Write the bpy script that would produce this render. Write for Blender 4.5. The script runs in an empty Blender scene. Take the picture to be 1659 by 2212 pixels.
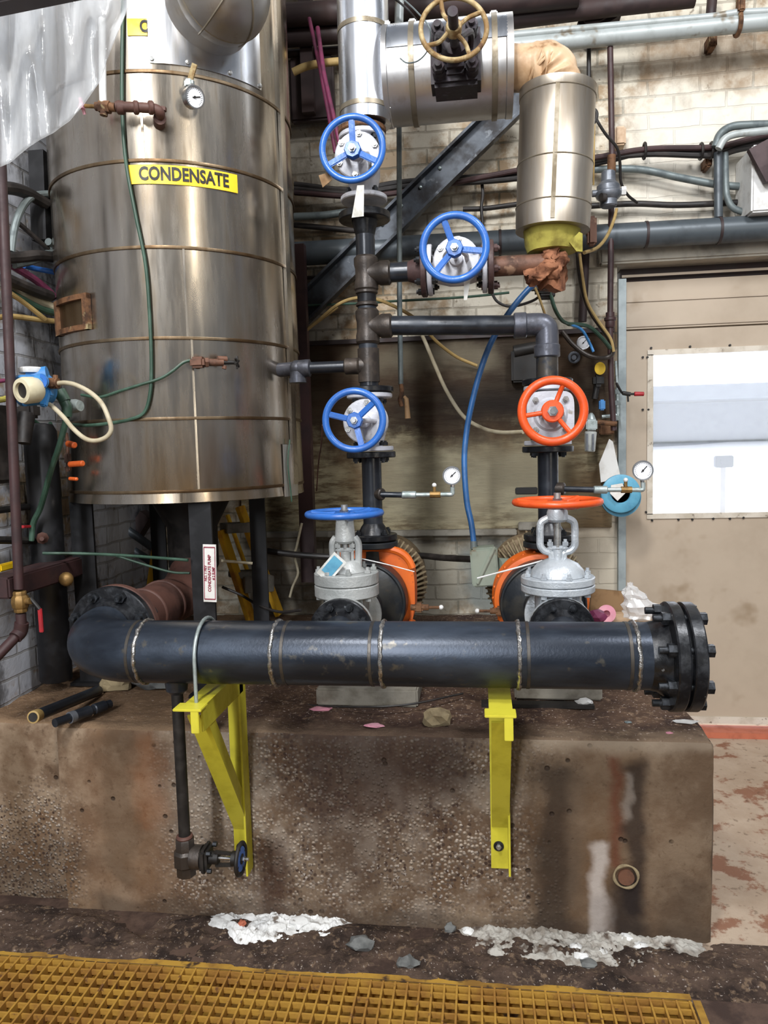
import bpy, bmesh, math, random
from mathutils import Vector, Matrix, noise
random.seed(7)
S = bpy.context.scene
COL = S.collection
W_, H_, F_ = 1659.0, 2212.0, 1600.0
def V(*a): return Vector(a[0]) if len(a) == 1 else Vector(a)
X, Y, Z = V(1, 0, 0), V(0, 1, 0), V(0, 0, 1)
# ---------------------------------------------------------------- camera model
EYE = V(0, 0, 1.5)
_y, _p, ROLL = math.radians(7.4), math.radians(5.0), 0.027
FW = V(-math.sin(_y) * math.cos(_p), math.cos(_y) * math.cos(_p), -math.sin(_p))
_r0 = V(math.cos(_y), math.sin(_y), 0)
_u0 = _r0.cross(FW)
RT = _r0 * math.cos(ROLL) - _u0 * math.sin(ROLL)
UP = _u0 * math.cos(ROLL) + _r0 * math.sin(ROLL)
def ray(px, py): return FW + RT * ((px - W_ / 2) / F_) - UP * ((py - H_ / 2) / F_)
def P(px, py, y):            # a point seen in the photo, at a known distance y into the room
    d = ray(px, py); return EYE + d * (y / d.y)
def PZ(px, py, z):
    d = ray(px, py); return EYE + d * ((z - EYE.z) / d.z)
def PX(px, py, x):
    d = ray(px, py); return EYE + d * (x / d.x)
# tank: the cylinder that fits its two outlines at a distance of 3.1 m
_a1 = math.atan2(ray(112, 500).x, ray(112, 500).y); _a2 = math.atan2(ray(635, 500).x, ray(635, 500).y)
TD = 3.1
TR = TD * math.sin((_a2 - _a1) / 2)
TC = V(TD * math.sin((_a1 + _a2) / 2), TD * math.cos((_a1 + _a2) / 2), 0)
def PT(px, py, off=0.0):     # a point on the tank's skin
    d = ray(px, py); r = TR + off
    a = d.x ** 2 + d.y ** 2; b = -2 * (d.x * TC.x + d.y * TC.y); c = TC.x ** 2 + TC.y ** 2 - r * r
    q = max(b * b - 4 * a * c, 0.0)
    return EYE + d * ((-b - math.sqrt(q)) / (2 * a))
def tank_pt(ang, z, off=0.0):  # ang measured from the -Y direction, + towards +X
    return V(TC.x + (TR + off) * math.sin(ang), TC.y - (TR + off) * math.cos(ang), z)
def tank_ang(p): return math.atan2(p.x - TC.x, -(p.y - TC.y))
# ---------------------------------------------------------------- mesh builder
def frame(axis, up=None):
    w = V(axis).normalized()
    if up is None: up = Z if abs(w.z) < 0.9 else X
    u = V(up).cross(w)
    if u.length < 1e-6: u = X.cross(w)
    u.normalize(); return u, w.cross(u), w
def catmull(pts, n=8):
    if len(pts) < 3: return [V(p) for p in pts]
    q = [V(pts[0]) * 2 - V(pts[1])] + [V(p) for p in pts] + [V(pts[-1]) * 2 - V(pts[-2])]
    out = []
    for i in range(1, len(q) - 2):
        a, b, c, d = q[i - 1:i + 3]
        for k in range(n):
            t = k / n
            out.append(0.5 * ((2 * b) + (c - a) * t + (2 * a - 5 * b + 4 * c - d) * t * t + (3 * b - a - 3 * c + d) * t ** 3))
    out.append(V(pts[-1])); return out
class B:
    def __init__(s): s.v = []; s.f = []; s.m = []; s.mi = 0
    def add(s, vs, fs):
        o = len(s.v); s.v += [V(p) for p in vs]
        for f in fs: s.f.append([i + o for i in f]); s.m.append(s.mi)
        return s
    def box(s, c, d, R=None, bev=0.0, seg=2):
        bm = bmesh.new(); bmesh.ops.create_cube(bm, size=1.0)
        for v in bm.verts: v.co = V(v.co.x * d[0], v.co.y * d[1], v.co.z * d[2])
        if bev: bmesh.ops.bevel(bm, geom=bm.edges[:], offset=bev, segments=seg, affect='EDGES')
        bm.verts.index_update()
        R = R or Matrix.Identity(3); c = V(c)
        s.add([c + R @ v.co for v in bm.verts], [[v.index for v in f.verts] for f in bm.faces]); bm.free(); return s
    def bar(s, a, b, w, h, up=None, bev=0.0):     # a box that runs from a to b; w across, h along up
        a, b = V(a), V(b); u, v, n = frame(b - a, up)
        R = Matrix((u, v, n)).transposed()
        return s.box((a + b) / 2, (w, h, (b - a).length), R, bev)
    def lathe(s, o, axis, prof, n=32, up=None, sx=1.0):
        u, v, w = frame(axis, up); o = V(o); vs = []; fs = []; k = len(prof)
        for (r, h) in prof:
            for i in range(n):
                a = 2 * math.pi * i / n
                vs.append(o + w * h + u * (r * math.cos(a) * sx) + v * (r * math.sin(a)))
        for j in range(k - 1):
            for i in range(n):
                i2 = (i + 1) % n
                fs.append([j * n + i, j * n + i2, (j + 1) * n + i2, (j + 1) * n + i])
        if prof[0][0] > 1e-5: fs.append(list(range(n))[::-1])
        if prof[-1][0] > 1e-5: fs.append([(k - 1) * n + i for i in range(n)])
        return s.add(vs, fs)
    def cyl(s, a, b, r, r2=None, n=24, bev=0.0):
        a, b = V(a), V(b); L = (b - a).length; r2 = r if r2 is None else r2
        pr = [(r, 0), (r2, L)]
        if bev: pr = [(r - bev, 0), (r, bev), (r2, L - bev), (r2 - bev, L)]
        return s.lathe(a, b - a, pr, n)
    def hexa(s, a, b, r): return s.cyl(a, b, r, n=6)
    def tube(s, pts, r, n=10, spline=True, k=8, caps=True):
        q = catmull(pts, k) if spline else [V(p) for p in pts]
        rs = r if isinstance(r, (list, tuple)) else None
        vs = []; fs = []; m = len(q)
        t0 = (q[1] - q[0]).normalized(); u, v, _w = frame(t0)
        for i, p in enumerate(q):
            t = (q[min(i + 1, m - 1)] - q[max(i - 1, 0)])
            t = t.normalized() if t.length > 1e-9 else t0
            u = (u - t * u.dot(t)).normalized(); v = t.cross(u)
            rr = r if rs is None else rs[0] + (rs[1] - rs[0]) * i / (m - 1)
            for j in range(n):
                a = 2 * math.pi * j / n
                vs.append(p + u * (rr * math.cos(a)) + v * (rr * math.sin(a)))
        for i in range(m - 1):
            for j in range(n):
                j2 = (j + 1) % n
                fs.append([i * n + j, i * n + j2, (i + 1) * n + j2, (i + 1) * n + j])
        if caps:
            fs.append(list(range(n))[::-1]); fs.append([(m - 1) * n + j for j in range(n)])
        return s.add(vs, fs)
    def torus(s, c, axis, R, r, N=48, n=12, up=None, a0=0.0, a1=None, wob=0.0):
        u, v, w = frame(axis, up); c = V(c); full = a1 is None; a1 = 2 * math.pi if full else a1
        vs = []; fs = []; M_ = N if full else N + 1
        for i in range(M_):
            a = a0 + (a1 - a0) * i / N; d = u * math.cos(a) + v * math.sin(a)
            rr = r * (1 + wob * math.sin(a * 24))
            for j in range(n):
                b = 2 * math.pi * j / n
                vs.append(c + d * (R + rr * math.cos(b)) + w * (rr * math.sin(b)))
        for i in range(N):
            i2 = (i + 1) % M_
            for j in range(n):
                j2 = (j + 1) % n
                fs.append([i * n + j, i2 * n + j, i2 * n + j2, i * n + j2])
        if not full: fs.append(list(range(n))); fs.append([N * n + j for j in range(n)][::-1])
        return s.add(vs, fs)
    def ball(s, c, r, sc=(1, 1, 1), n=20, nz=0.0, seed=0, sub=None):
        bm = bmesh.new()
        if sub is None: bmesh.ops.create_uvsphere(bm, u_segments=n, v_segments=max(6, n // 2), radius=1.0)
        else: bmesh.ops.create_icosphere(bm, subdivisions=sub, radius=1.0)
        bm.verts.index_update(); c = V(c); out = []
        for v in bm.verts:
            k = 1 + nz * noise.noise(v.co * 1.7 + V(seed * 3.1, seed * 1.7, 0))
            out.append(c + V(v.co.x * r * sc[0], v.co.y * r * sc[1], v.co.z * r * sc[2]) * k)
        s.add(out, [[v.index for v in f.verts] for f in bm.faces]); bm.free(); return s
    def prism(s, pts, vec):
        n = len(pts); vec = V(vec); pts = [V(p) for p in pts]
        return s.add(pts + [p + vec for p in pts], [list(range(n))[::-1], [n + i for i in range(n)]] + [[i, (i + 1) % n, n + (i + 1) % n, n + i] for i in range(n)])
    def grid(s, fn, nu, nv):
        vs = [fn(i / nu, j / nv) for j in range(nv + 1) for i in range(nu + 1)]
        return s.add(vs, [[j * (nu + 1) + i, j * (nu + 1) + i + 1, (j + 1) * (nu + 1) + i + 1, (j + 1) * (nu + 1) + i] for j in range(nv) for i in range(nu)])
    def build(s, name, mat, parent=None, ang=35, fix=True):
        mats = mat if isinstance(mat, (list, tuple)) else [mat]
        if parent is None:
            xs = [p.x for p in s.v]; ys = [p.y for p in s.v]; zs = [p.z for p in s.v]
            o = V((min(xs) + max(xs)) / 2, (min(ys) + max(ys)) / 2, min(zs))
        else:
            o = ORG[parent.name]
        me = bpy.data.meshes.new(name)
        me.from_pydata([p - o for p in s.v], [], s.f)
        for m in mats: me.materials.append(m)
        me.polygons.foreach_set('use_smooth', [True] * len(me.polygons))
        me.polygons.foreach_set('material_index', s.m)
        if fix:
            bm = bmesh.new(); bm.from_mesh(me); bmesh.ops.recalc_face_normals(bm, faces=bm.faces[:]); bm.to_mesh(me); bm.free()
        me.update()
        if ang: me.set_sharp_from_angle(angle=math.radians(ang))
        ob = bpy.data.objects.new(name, me); COL.objects.link(ob)
        if parent is None: ob.location = o
        else: ob.parent = parent
        ORG[ob.name] = o
        return ob
ORG = {}
def thing(name, label, cat, loc, group=None):
    o = bpy.data.objects.new(name, None); COL.objects.link(o); o.location = loc; o.empty_display_size = 0.05
    ORG[o.name] = V(loc); tag(o, label, cat, group); return o
def tag(o, label, cat, group=None, kind=None):
    o['label'] = label; o['category'] = cat
    if group: o['group'] = group
    if kind: o['kind'] = kind
    return o
def struct(o): o['kind'] = 'structure'; return o
def solo(b, name, mat, label, cat, group=None, kind=None, ang=35): return tag(b.build(name, mat, None, ang), label, cat, group, kind)
def text_mesh(txt, size, bold=0.0):
    cu = bpy.data.curves.new('t', 'FONT'); cu.body = txt; cu.size = size; cu.offset = bold; cu.align_x = 'CENTER'; cu.align_y = 'CENTER'; cu.resolution_u = 3
    ob = bpy.data.objects.new('t', cu); COL.objects.link(ob); bpy.context.view_layer.update()
    me = bpy.data.meshes.new_from_object(ob.evaluated_get(bpy.context.evaluated_depsgraph_get()))
    vs = [v.co.copy() for v in me.vertices]; fs = [list(p.vertices) for p in me.polygons]
    bpy.data.objects.remove(ob); bpy.data.curves.remove(cu); bpy.data.meshes.remove(me)
    return vs, fs
# ---------------------------------------------------------------- materials
def srgb(h):
    if isinstance(h, str):
        c = [int(h[i:i + 2], 16) / 255 for i in (0, 2, 4)]
        return tuple((x / 12.92 if x <= 0.04045 else ((x + 0.055) / 1.055) ** 2.4) for x in c) + (1,)
    return tuple(h[:3]) + (1,)
class N:
    def __init__(s, name):
        s.m = bpy.data.materials.new(name); s.m.use_nodes = True; s.t = s.m.node_tree
        s.b = s.t.nodes['Principled BSDF']; s.o = s.t.nodes['Material Output']
        g = s.t.nodes.new('ShaderNodeNewGeometry'); s.pos = g.outputs['Position']; s.sp = None
    def n(s, ty, ins=None, **kw):
        nd = s.t.nodes.new('ShaderNode' + ty)
        for k, v in kw.items(): setattr(nd, k, v)
        for k, v in (ins or {}).items(): s.put(nd.inputs[k], v)
        return nd
    def put(s, sock, v):
        if hasattr(v, 'is_linked') or isinstance(v, bpy.types.NodeSocket): s.t.links.new(v, sock)
        else: sock.default_value = v
    def xyz(s):
        if s.sp is None: s.sp = s.n('SeparateXYZ', {0: s.pos})
        return s.sp.outputs
    def math(s, op, a, b=0.0, c=0.0, clamp=False):
        nd = s.n('Math', {0: a, 1: b, 2: c}, operation=op); nd.use_clamp = clamp; return nd.outputs[0]
    def mapr(s, v, a, b, c=0.0, d=1.0, smooth=True):
        nd = s.n('MapRange', {'Value': v, 'From Min': a, 'From Max': b, 'To Min': c, 'To Max': d})
        if smooth: nd.interpolation_type = 'SMOOTHSTEP'
        return nd.outputs[0]
    def noise(s, scale, detail=4, rough=0.55, stretch=None, off=0.0, dist=0.0):
        v = s.pos
        if stretch or off:
            v = s.n('Mapping', {0: v, 'Scale': stretch or (1, 1, 1), 'Location': (off, off * 1.3, off * .7)}).outputs[0]
        return s.n('TexNoise', {'Vector': v, 'Scale': scale, 'Detail': detail, 'Roughness': rough, 'Distortion': dist}).outputs[0]
    def voro(s, scale, feature='F1', out='Distance', rand=1.0):
        nd = s.n('TexVoronoi', {'Vector': s.pos, 'Scale': scale, 'Randomness': rand}, feature=feature); return nd.outputs[out]
    def mix(s, f, a, b, blend='MIX'):
        nd = s.n('Mix', None, data_type='RGBA', blend_type=blend)
        s.put(nd.inputs[0], f)
        s.put(nd.inputs[6], srgb(a) if isinstance(a, (str, tuple)) else a)
        s.put(nd.inputs[7], srgb(b) if isinstance(b, (str, tuple)) else b)
        return nd.outputs[2]
    def bump(s, h, strength=0.3, dist=0.01):
        nd = s.n('Bump', {'Height': h, 'Strength': strength, 'Distance': dist}); s.put(s.b.inputs['Normal'], nd.outputs[0])
    def spot(s, x0, x1, z0, z1, soft=0.03, wob=0.03, sc=9.0, seed=0.0, ax='xz'):   # a stain with a shape of its own
        w = s.math('MULTIPLY', s.math('SUBTRACT', s.noise(sc, 4, off=seed), 0.5), wob * 4)
        o = s.xyz(); a = s.math('ADD', o['XYZ'.index(ax[0].upper())], w); c = s.math('ADD', o['XYZ'.index(ax[1].upper())], w)
        m = s.math('MULTIPLY', s.mapr(a, x0 - soft, x0 + soft), s.mapr(a, x1 + soft, x1 - soft))
        return s.math('MULTIPLY', m, s.math('MULTIPLY', s.mapr(c, z0 - soft, z0 + soft), s.mapr(c, z1 + soft, z1 - soft)))
    def done(s, col, rough=0.5, metal=0.0, spec=0.5):
        s.put(s.b.inputs['Base Color'], srgb(col) if isinstance(col, (str, tuple)) else col)
        s.put(s.b.inputs['Roughness'], rough); s.put(s.b.inputs['Metallic'], metal); s.put(s.b.inputs['Specular IOR Level'], spec)
        return s.m
def mat(name, a, b=None, rough=0.5, metal=0.0, sc=14, lo=0.42, hi=0.68, bump=0.0, bsc=60, stretch=None, spec=0.5, c=None, csc=40, clo=.6, chi=.7):
    k = N(name)
    b = b or a
    f = k.mapr(k.noise(sc, 5, 0.6, stretch), lo, hi)
    col = k.mix(f, a, b)
    if c: col = k.mix(k.mapr(k.noise(csc, 3, .6, off=3.3), clo, chi), col, c)
    if bump: k.bump(k.noise(bsc, 4), bump, 0.004)
    r = k.mapr(f, 0, 1, rough, min(1.0, rough + 0.18), False)
    return k.done(col, r, metal, spec)
def brick(name, ax, tint):
    k = N(name); o = k.xyz()
    wb = k.math('MULTIPLY', k.math('SUBTRACT', k.noise(4.5, 3, .6, off=21), .5), .03)
    cv = k.n('CombineXYZ', {0: k.math('ADD', o['XYZ'.index(ax)], wb), 1: k.math('ADD', o[2], wb)}).outputs[0]
    br = k.n('TexBrick', {'Vector': cv, 'Scale': 1.0, 'Mortar Size': 0.006, 'Mortar Smooth': 0.4, 'Brick Width': 0.235, 'Row Height': 0.078,
             'Color1': srgb('a8947a'), 'Color2': srgb('8a7358'), 'Mortar': srgb('7d7462')})
    base = br.outputs['Color']
    big = k.noise(1.6, 5, .6, off=1.0); fine = k.noise(9, 6, .65, off=4.0)
    paint = k.mapr(k.math('ADD', k.math('MULTIPLY', big, .55), k.math('MULTIPLY', fine, .45)), *tint['paint'])
    col = k.mix(paint, base, tint['white'])
    col = k.mix(k.math('MULTIPLY', k.mapr(br.outputs['Fac'], .2, .9), .45), col, '6f6656')
    dirt = k.mapr(k.noise(3.2, 6, .7, stretch=(1, 1, .6), off=7.0), *tint['dirt'])
    col = k.mix(k.math('MULTIPLY', dirt, .75), col, tint['dark'])
    holes = k.mapr(k.noise(26, 3, .6, off=11.0), .66, .72)
    col = k.mix(k.math('MULTIPLY', holes, .6), col, '5a4a38')
    if 'masks' in tint:
        for (a0, a1, z0, z1, soft, wob, c, st) in tint['masks']:
            col = k.mix(k.math('MULTIPLY', k.spot(a0, a1, z0, z1, soft, wob, 5.0, ax=ax.lower() + 'z'), st), col, c)
    h = k.math('SUBTRACT', k.math('MULTIPLY', fine, .6), k.math('MULTIPLY', br.outputs['Fac'], .5))
    k.bump(h, .6, .012)
    return k.done(col, .82, 0, .25)
M = {}
M['wall'] = brick('painted brick', 'X', dict(paint=(.43, .53), white='cfc7b6', dirt=(.5, .70), dark='5b4c39', masks=[
    (-2.2, -.75, 1.2, 4.2, .25, .1, '4a3f31', .6), (-.75, -.1, 2.6, 4.2, .2, .1, '4b4032', .55), (.72, 2.4, 2.5, 3.12, .12, .08, 'e0dacd', .75), (.8, 2.4, 3.16, 3.40, .05, .05, '95806a', .55),
    (-1.4, .3, .6, 1.1, .12, .08, '6f6a5c', .6), (-.1, .22, .62, 1.0, .05, .05, '68706f', .75), (.3, .72, .6, 1.1, .05, .03, 'c6bba8', .85)]))
M['wall_l'] = brick('whitewashed brick', 'Y', dict(paint=(.41, .49), white='b4b7bf', dirt=(.50, .62), dark='2a241f'))
k = N('board plywood')
st = k.noise(5, 7, .68, stretch=(1, 1, 5)); st2 = k.noise(2.2, 4, .6, off=5.0); fn = k.noise(40, 4, .7, stretch=(.35, 1, 2.4))
c = k.mix(k.mapr(st, .38, .60), '55452f', '968c70'); c = k.mix(k.mapr(st2, .46, .68), c, '5d4b33')
c = k.mix(k.math('MULTIPLY', k.mapr(fn, .5, .7), .5), c, '2d2216')
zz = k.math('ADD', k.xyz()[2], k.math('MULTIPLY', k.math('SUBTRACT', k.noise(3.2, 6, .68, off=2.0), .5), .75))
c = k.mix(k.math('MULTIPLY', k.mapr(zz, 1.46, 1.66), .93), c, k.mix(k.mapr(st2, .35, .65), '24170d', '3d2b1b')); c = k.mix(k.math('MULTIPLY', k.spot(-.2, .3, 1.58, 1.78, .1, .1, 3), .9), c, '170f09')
c = k.mix(k.math('MULTIPLY', k.spot(-.7, .1, 1.86, 2.0, .06, .06, 5), .45), c, '7d7664')
c = k.mix(k.math('MULTIPLY', k.spot(-.55, .45, 1.10, 1.48, .1, .08, 4), .55), c, 'a29c84')
k.bump(fn, .4, .006); M['board'] = k.done(c, .75, 0, .3)
# stainless cladding with brown runs
def steel(name, base, stain, lo, hi, r0, r1, sc=3.0, z=.18):
    k = N(name)
    s1 = k.noise(sc, 6, .62, stretch=(1.6, 1.6, z)); s2 = k.noise(18, 5, .6, stretch=(1, 1, .12), off=2); s3 = k.noise(1.5, 4, .5, off=6)
    f = k.math('ADD', k.math('MULTIPLY', s1, .55), k.math('MULTIPLY', s3, .45))
    c = k.mix(k.mapr(f, lo, hi), base, stain)
    c = k.mix(k.math('MULTIPLY', k.mapr(s2, .56, .72), .55), c, stain)
    rg = k.mapr(s2, .35, .65, r0, r1, False)
    k.bump(k.noise(1.6, 2), .10, .04)
    return k.done(c, rg, k.mapr(f, lo, hi, 1.0, .88))
M['tank'] = steel('stained stainless cladding', 'c2bbb0', '85735c', .42, .66, .17, .33)
M['tank_band'] = steel('stained band', '8a7a64', '54402b', .38, .58, .35, .55)
M['tank_clean'] = steel('bright stainless sheet', 'd6d8dc', 'a49a8a', .55, .8, .16, .26)
M['dome'] = steel('dull insulated dome', 'a5a09a', '86796a', .45, .7, .42, .55)
M['alu'] = steel('aluminium jacketing', 'cdd1d8', 'a9adb6', .5, .75, .24, .34, z=.1)
M['alu_worn'] = steel('worn aluminium jacketing', 'c9c7c6', 'aaa197', .45, .72, .36, .46)
M['alu_dirty'] = steel('dirty jacketing', 'b9b2a8', '8f806c', .42, .66, .36, .5)
M['strap'] = mat('metal strap', '8b8272', '6d6250', .45, .7)
M['elbow'] = mat('beige canvas wrap', 'c4a685', '9a7a58', .42, 0.0, 7, bump=.2, bsc=16, c='7d5c3a', csc=12)
M['pipe_black'] = mat('black steel pipe', '24272d', '31363e', .30, .25, 9, bump=.06, bsc=90)
M['pipe_header'] = mat('black mill steel', '252b35', '3f4855', .30, .55, 6, .40, .72, bump=.08, bsc=120, stretch=(.35, 1, 1), c='4c4a46', csc=22, clo=.62, chi=.74)
M['weld'] = mat('weld bead', 'b5b3b0', '6a6661', .25, .9, 70, bump=.5, bsc=160)
M['heat'] = mat('heat tinted steel', '4a453f', '2c2f35', .38, .5, 30)
M['fitting'] = mat('forged fitting', '3a3430', '4b423b', .38, .4, 20, bump=.15, bsc=120)
M['fit_grey'] = mat('grey forged fitting', '585a63', '3b3c42', .35, .5, 20, bump=.15)
M['flange'] = mat('black flange', '17181b', '2a2c30', .3, .3, 30, bump=.12, bsc=140, c='6a6d70', csc=30, clo=.68, chi=.74)
M['bolt'] = mat('dark bolt', '26282b', '3a3d42', .35, .6, 60)
M['bolt_silver'] = mat('zinc bolt', 'b4b4b2', '8a8883', .35, .8, 60)
M['flange_rust'] = mat('brown primed flange', '4a3634', '382625', .5, .1, 30, bump=.2)
M['pipe_rust'] = mat('rusty pipe', '6b4836', '3c2920', .6, .1, 10, bump=.2, c='8d6e58', csc=16)
M['primer'] = mat('red oxide primed pipe', '583a31', '3d241d', .6, 0, 8, bump=.15)
M['rust'] = mat('rust', '6d4a2e', '3b2618', .75, 0, 26, bump=.5, c='9a8a66', csc=18)
M['wheel_old'] = mat('rusted cream paint', 'a5936a', '7b5f38', .6, .1, 22, .4, .6, bump=.4, c='54371f', csc=30, clo=.58, chi=.68)
M['bonnet'] = mat('sooty rusted iron', '2a2528', '3a3036', .6, .2, 20, bump=.4, c='5a545e', csc=16)
M['blue'] = mat('blue enamel', '2f66b4', '2a5ca6', .28, 0, 18, bump=.12, bsc=110)
M['orange'] = mat('orange enamel', 'da521f', 'c94917', .32, 0, 18, bump=.12, bsc=110)
M['valve_white'] = mat('pale grey valve paint', 'c3c4cb', 'aeb0b8', .4, .1, 14, bump=.2, bsc=120, c='8f8b84', csc=18, clo=.64, chi=.74)
M['valve_silver'] = mat('silver valve paint', 'b0b2b0', '979a98', .36, .2, 14, bump=.35, bsc=130)
M['valve_silver2'] = mat('bright silver paint', 'bec4c9', 'a6acb2', .3, .3, 14, bump=.35, bsc=130)
M['dark'] = mat('dark iron', '1c1a19', '2b2724', .5, .2, 20)
M['tag'] = mat('grimy white tag', 'd5d5d0', 'b8b6ae', .5, 0, 30)
M['card'] = mat('brown card', '8b6d4b', '75593b', .7, 0, 20)
M['yellow_b'] = mat('yellow bracket paint', 'c9c03a', 'b5ab2e', .42, 0, 10, bump=.08)
M['yellow_l'] = mat('yellow ladder fibreglass', 'dba816', 'a8690c', .45, 0, 5)
M['galv'] = mat('galvanised rod', 'a9b3b2', '89938f', .4, .5, 40)
M['chrome'] = mat('chrome', 'd0d0d0', 'b0b0b0', .15, .95, 10)
M['dial'] = mat('white dial', 'e6e8ec', 'dadce0', .35)
M['needle'] = mat('black print', '15130f', None, .5)
M['brass'] = mat('brass', '8a6c3e', '654c2a', .5, .55, 30)
M['blue_pump'] = mat('dark pump casing', '25292e', '33322f', .38, .3, 14, bump=.2, c='4a3d30', csc=10)
M['orange_pump'] = mat('orange pump paint', 'd4641d', 'c25514', .42, 0, 8, bump=.05, c='8f4413', csc=30, clo=.64, chi=.7)
M['motor'] = mat('dusty motor casting', '7c6a50', '57452f', .7, .1, 18, bump=.3)
M['fins'] = mat('dusty fins', '9c8d70', '78664a', .7, .1, 30)
M['jbox'] = mat('grey green enamel', '8b9486', '767e70', .45, 0, 6, c='6d5131', csc=9, clo=.6, chi=.72)
M['hose_blue'] = mat('blue hose', '2c5f97', '24507f', .4)
M['hose_green'] = mat('green tubing', '2b4436', '3d5849', .45)
M['hose_white'] = mat('cream hose', 'b5ab92', 'a0947a', .5)
M['wire_yellow'] = mat('tan cable', 'a58b57', '8d7344', .6)
M['cable'] = mat('dark cable', '1f1c1b', '332d2a', .5)
M['conduit'] = mat('grey conduit', '6f7878', '565e60', .45, .3)
M['pipe_grey'] = mat('grey painted pipe', 'a9afae', '8f9390', .4, .1, 8, c='7a7060', csc=9)
M['pipe_slate'] = mat('slate pipe', '4b5257', '363b40', .4, .2, 6)
M['pipe_dark'] = mat('dark brown pipe', '2c2020', '3a2a28', .55, .1, 8)
M['pipe_brown'] = mat('brown painted pipe', '3d2727', '2e1d1e', .5, 0, 10)
M['steel_brace'] = mat('weathered channel', '3f444b', '2d2b2c', .5, .4, 8, bump=.2, c='6b6f74', csc=14)
M['purple'] = mat('magenta painted rod', '6b2847', '4b1c33', .5)
M['insul'] = mat('yellow foam insulation', '9d9442', '6f6428', .9, 0, 14, bump=.5, bsc=40)
M['fibre'] = mat('torn brown fibre wrap', '8c5c40', '55311f', .9, 0, 22, bump=.8, bsc=50)
M['white'] = mat('white paint', 'd8d8d6', 'c2c0bc', .5, 0, 20)
M['door'] = mat('beige metal door', 'ad9d8a', '9f8f7c', .5, 0, 3, .35, .75, c='8d7a63', csc=5, clo=.58, chi=.8)
M['door_trim'] = mat('pale trim', 'c9c0b2', 'b0a594', .45, 0, 10, c='7b6f60', csc=30)
M['jamb'] = mat('blue grey steel jamb', '9aa3a4', '7e8788', .45, .2, 6)
M['lintel'] = mat('weathered stone lintel', 'b5aea0', '8a857b', .85, 0, 5, bump=.5, bsc=18)
M['redstrip'] = mat('orange threshold', 'b4654a', 'a05a42', .6)
M['bucket'] = mat('blue plastic', '5b9db8', '4a87a4', .45, 0, 12)
M['paper'] = mat('white paper', 'dcdad5', 'cbc7c0', .7)
M['pink'] = mat('pink paper', 'cf8a9c', 'd7a0ac', .7)
M['rock'] = mat('tan rock', '8b7c5f', '6c5e47', .9, 0, 20, bump=.6)
M['plaster'] = mat('white plaster', 'dededc', 'b4b2ae', .9, 0, 30, .45, .75, bump=.8, bsc=70, c='6a5f55', csc=20, clo=.60, chi=.70)
M['plaster_grey'] = mat('grey plaster powder', 'a9a59d', '857d73', .9, 0, 26, bump=.8, bsc=70, c='55483e', csc=16, clo=.54, chi=.66)
M['grey_rock'] = mat('grey rubble', '6d6e6c', '515251', .9, 0, 20, bump=.6)
M['base_conc'] = mat('grey base concrete', '8a857a', '6e685d', .85, 0, 12, bump=.3)
M['plate_yel'] = mat('yellow label', 'f0c61c', 'e6bb18', .4)
M['red'] = mat('red rubber', 'a3222a', '8f1c24', .45)
M['orange_h'] = mat('orange handle', 'c95a22', 'b04c1a', .45)
M['cream'] = mat('cream enamel', 'cfc6a8', 'b9ae8f', .4, 0, 14)
M['blue_t'] = mat('sky blue enamel', '3f86c4', '356fa6', .4, 0, 14)
M['post'] = mat('black post', '141416', '1d1d20', .45, .2, 12)
M['sign_red'] = mat('sign red', '8c3444', '7a2c3b', .5)
M['regul'] = mat('grey diecast', '6d7178', '50545b', .4, .4, 20)
M['clearbowl'] = mat('milky bowl', 'b5b7b3', '8e908c', .25, 0, 14)
# plastic sheet
k = N('translucent sheet'); t = k.t
tr = k.n('BsdfTransparent'); tl = k.n('BsdfTranslucent', {'Color': (.86, .88, .9, 1)}); df = k.n('BsdfDiffuse', {'Color': (.78, .8, .82, 1)}); gl = k.n('BsdfAnisotropic', {'Color': (1, 1, 1, 1), 'Roughness': .12})
bp = k.n('Bump', {'Height': k.noise(9, 5, .6, stretch=(1.5, 1, .5)), 'Strength': .6, 'Distance': .03})
for q in (df, gl): t.links.new(bp.outputs[0], q.inputs['Normal'])
m1 = k.n('MixShader', {0: .5, 1: tl.outputs[0], 2: df.outputs[0]}); m2 = k.n('MixShader', {0: .12, 1: m1.outputs[0], 2: gl.outputs[0]})
m3 = k.n('MixShader', {0: k.mapr(k.noise(3.5, 4, .6, stretch=(2, 1, .4), off=2), .35, .7, .40, .8), 1: tr.outputs[0], 2: m2.outputs[0]})
t.links.new(m3.outputs[0], k.o.inputs[0]); M['sheet'] = k.m
k = N('clear bag'); t = k.t
tr = k.n('BsdfTransparent'); m1 = k.n('MixShader', {0: .25, 1: k.n('BsdfDiffuse', {'Color': (.8, .79, .78, 1)}).outputs[0], 2: k.n('BsdfAnisotropic', {'Roughness': .15}).outputs[0]})
m3 = k.n('MixShader', {0: .6, 1: tr.outputs[0], 2: m1.outputs[0]}); t.links.new(m3.outputs[0], k.o.inputs[0]); M['bag'] = k.m
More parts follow.
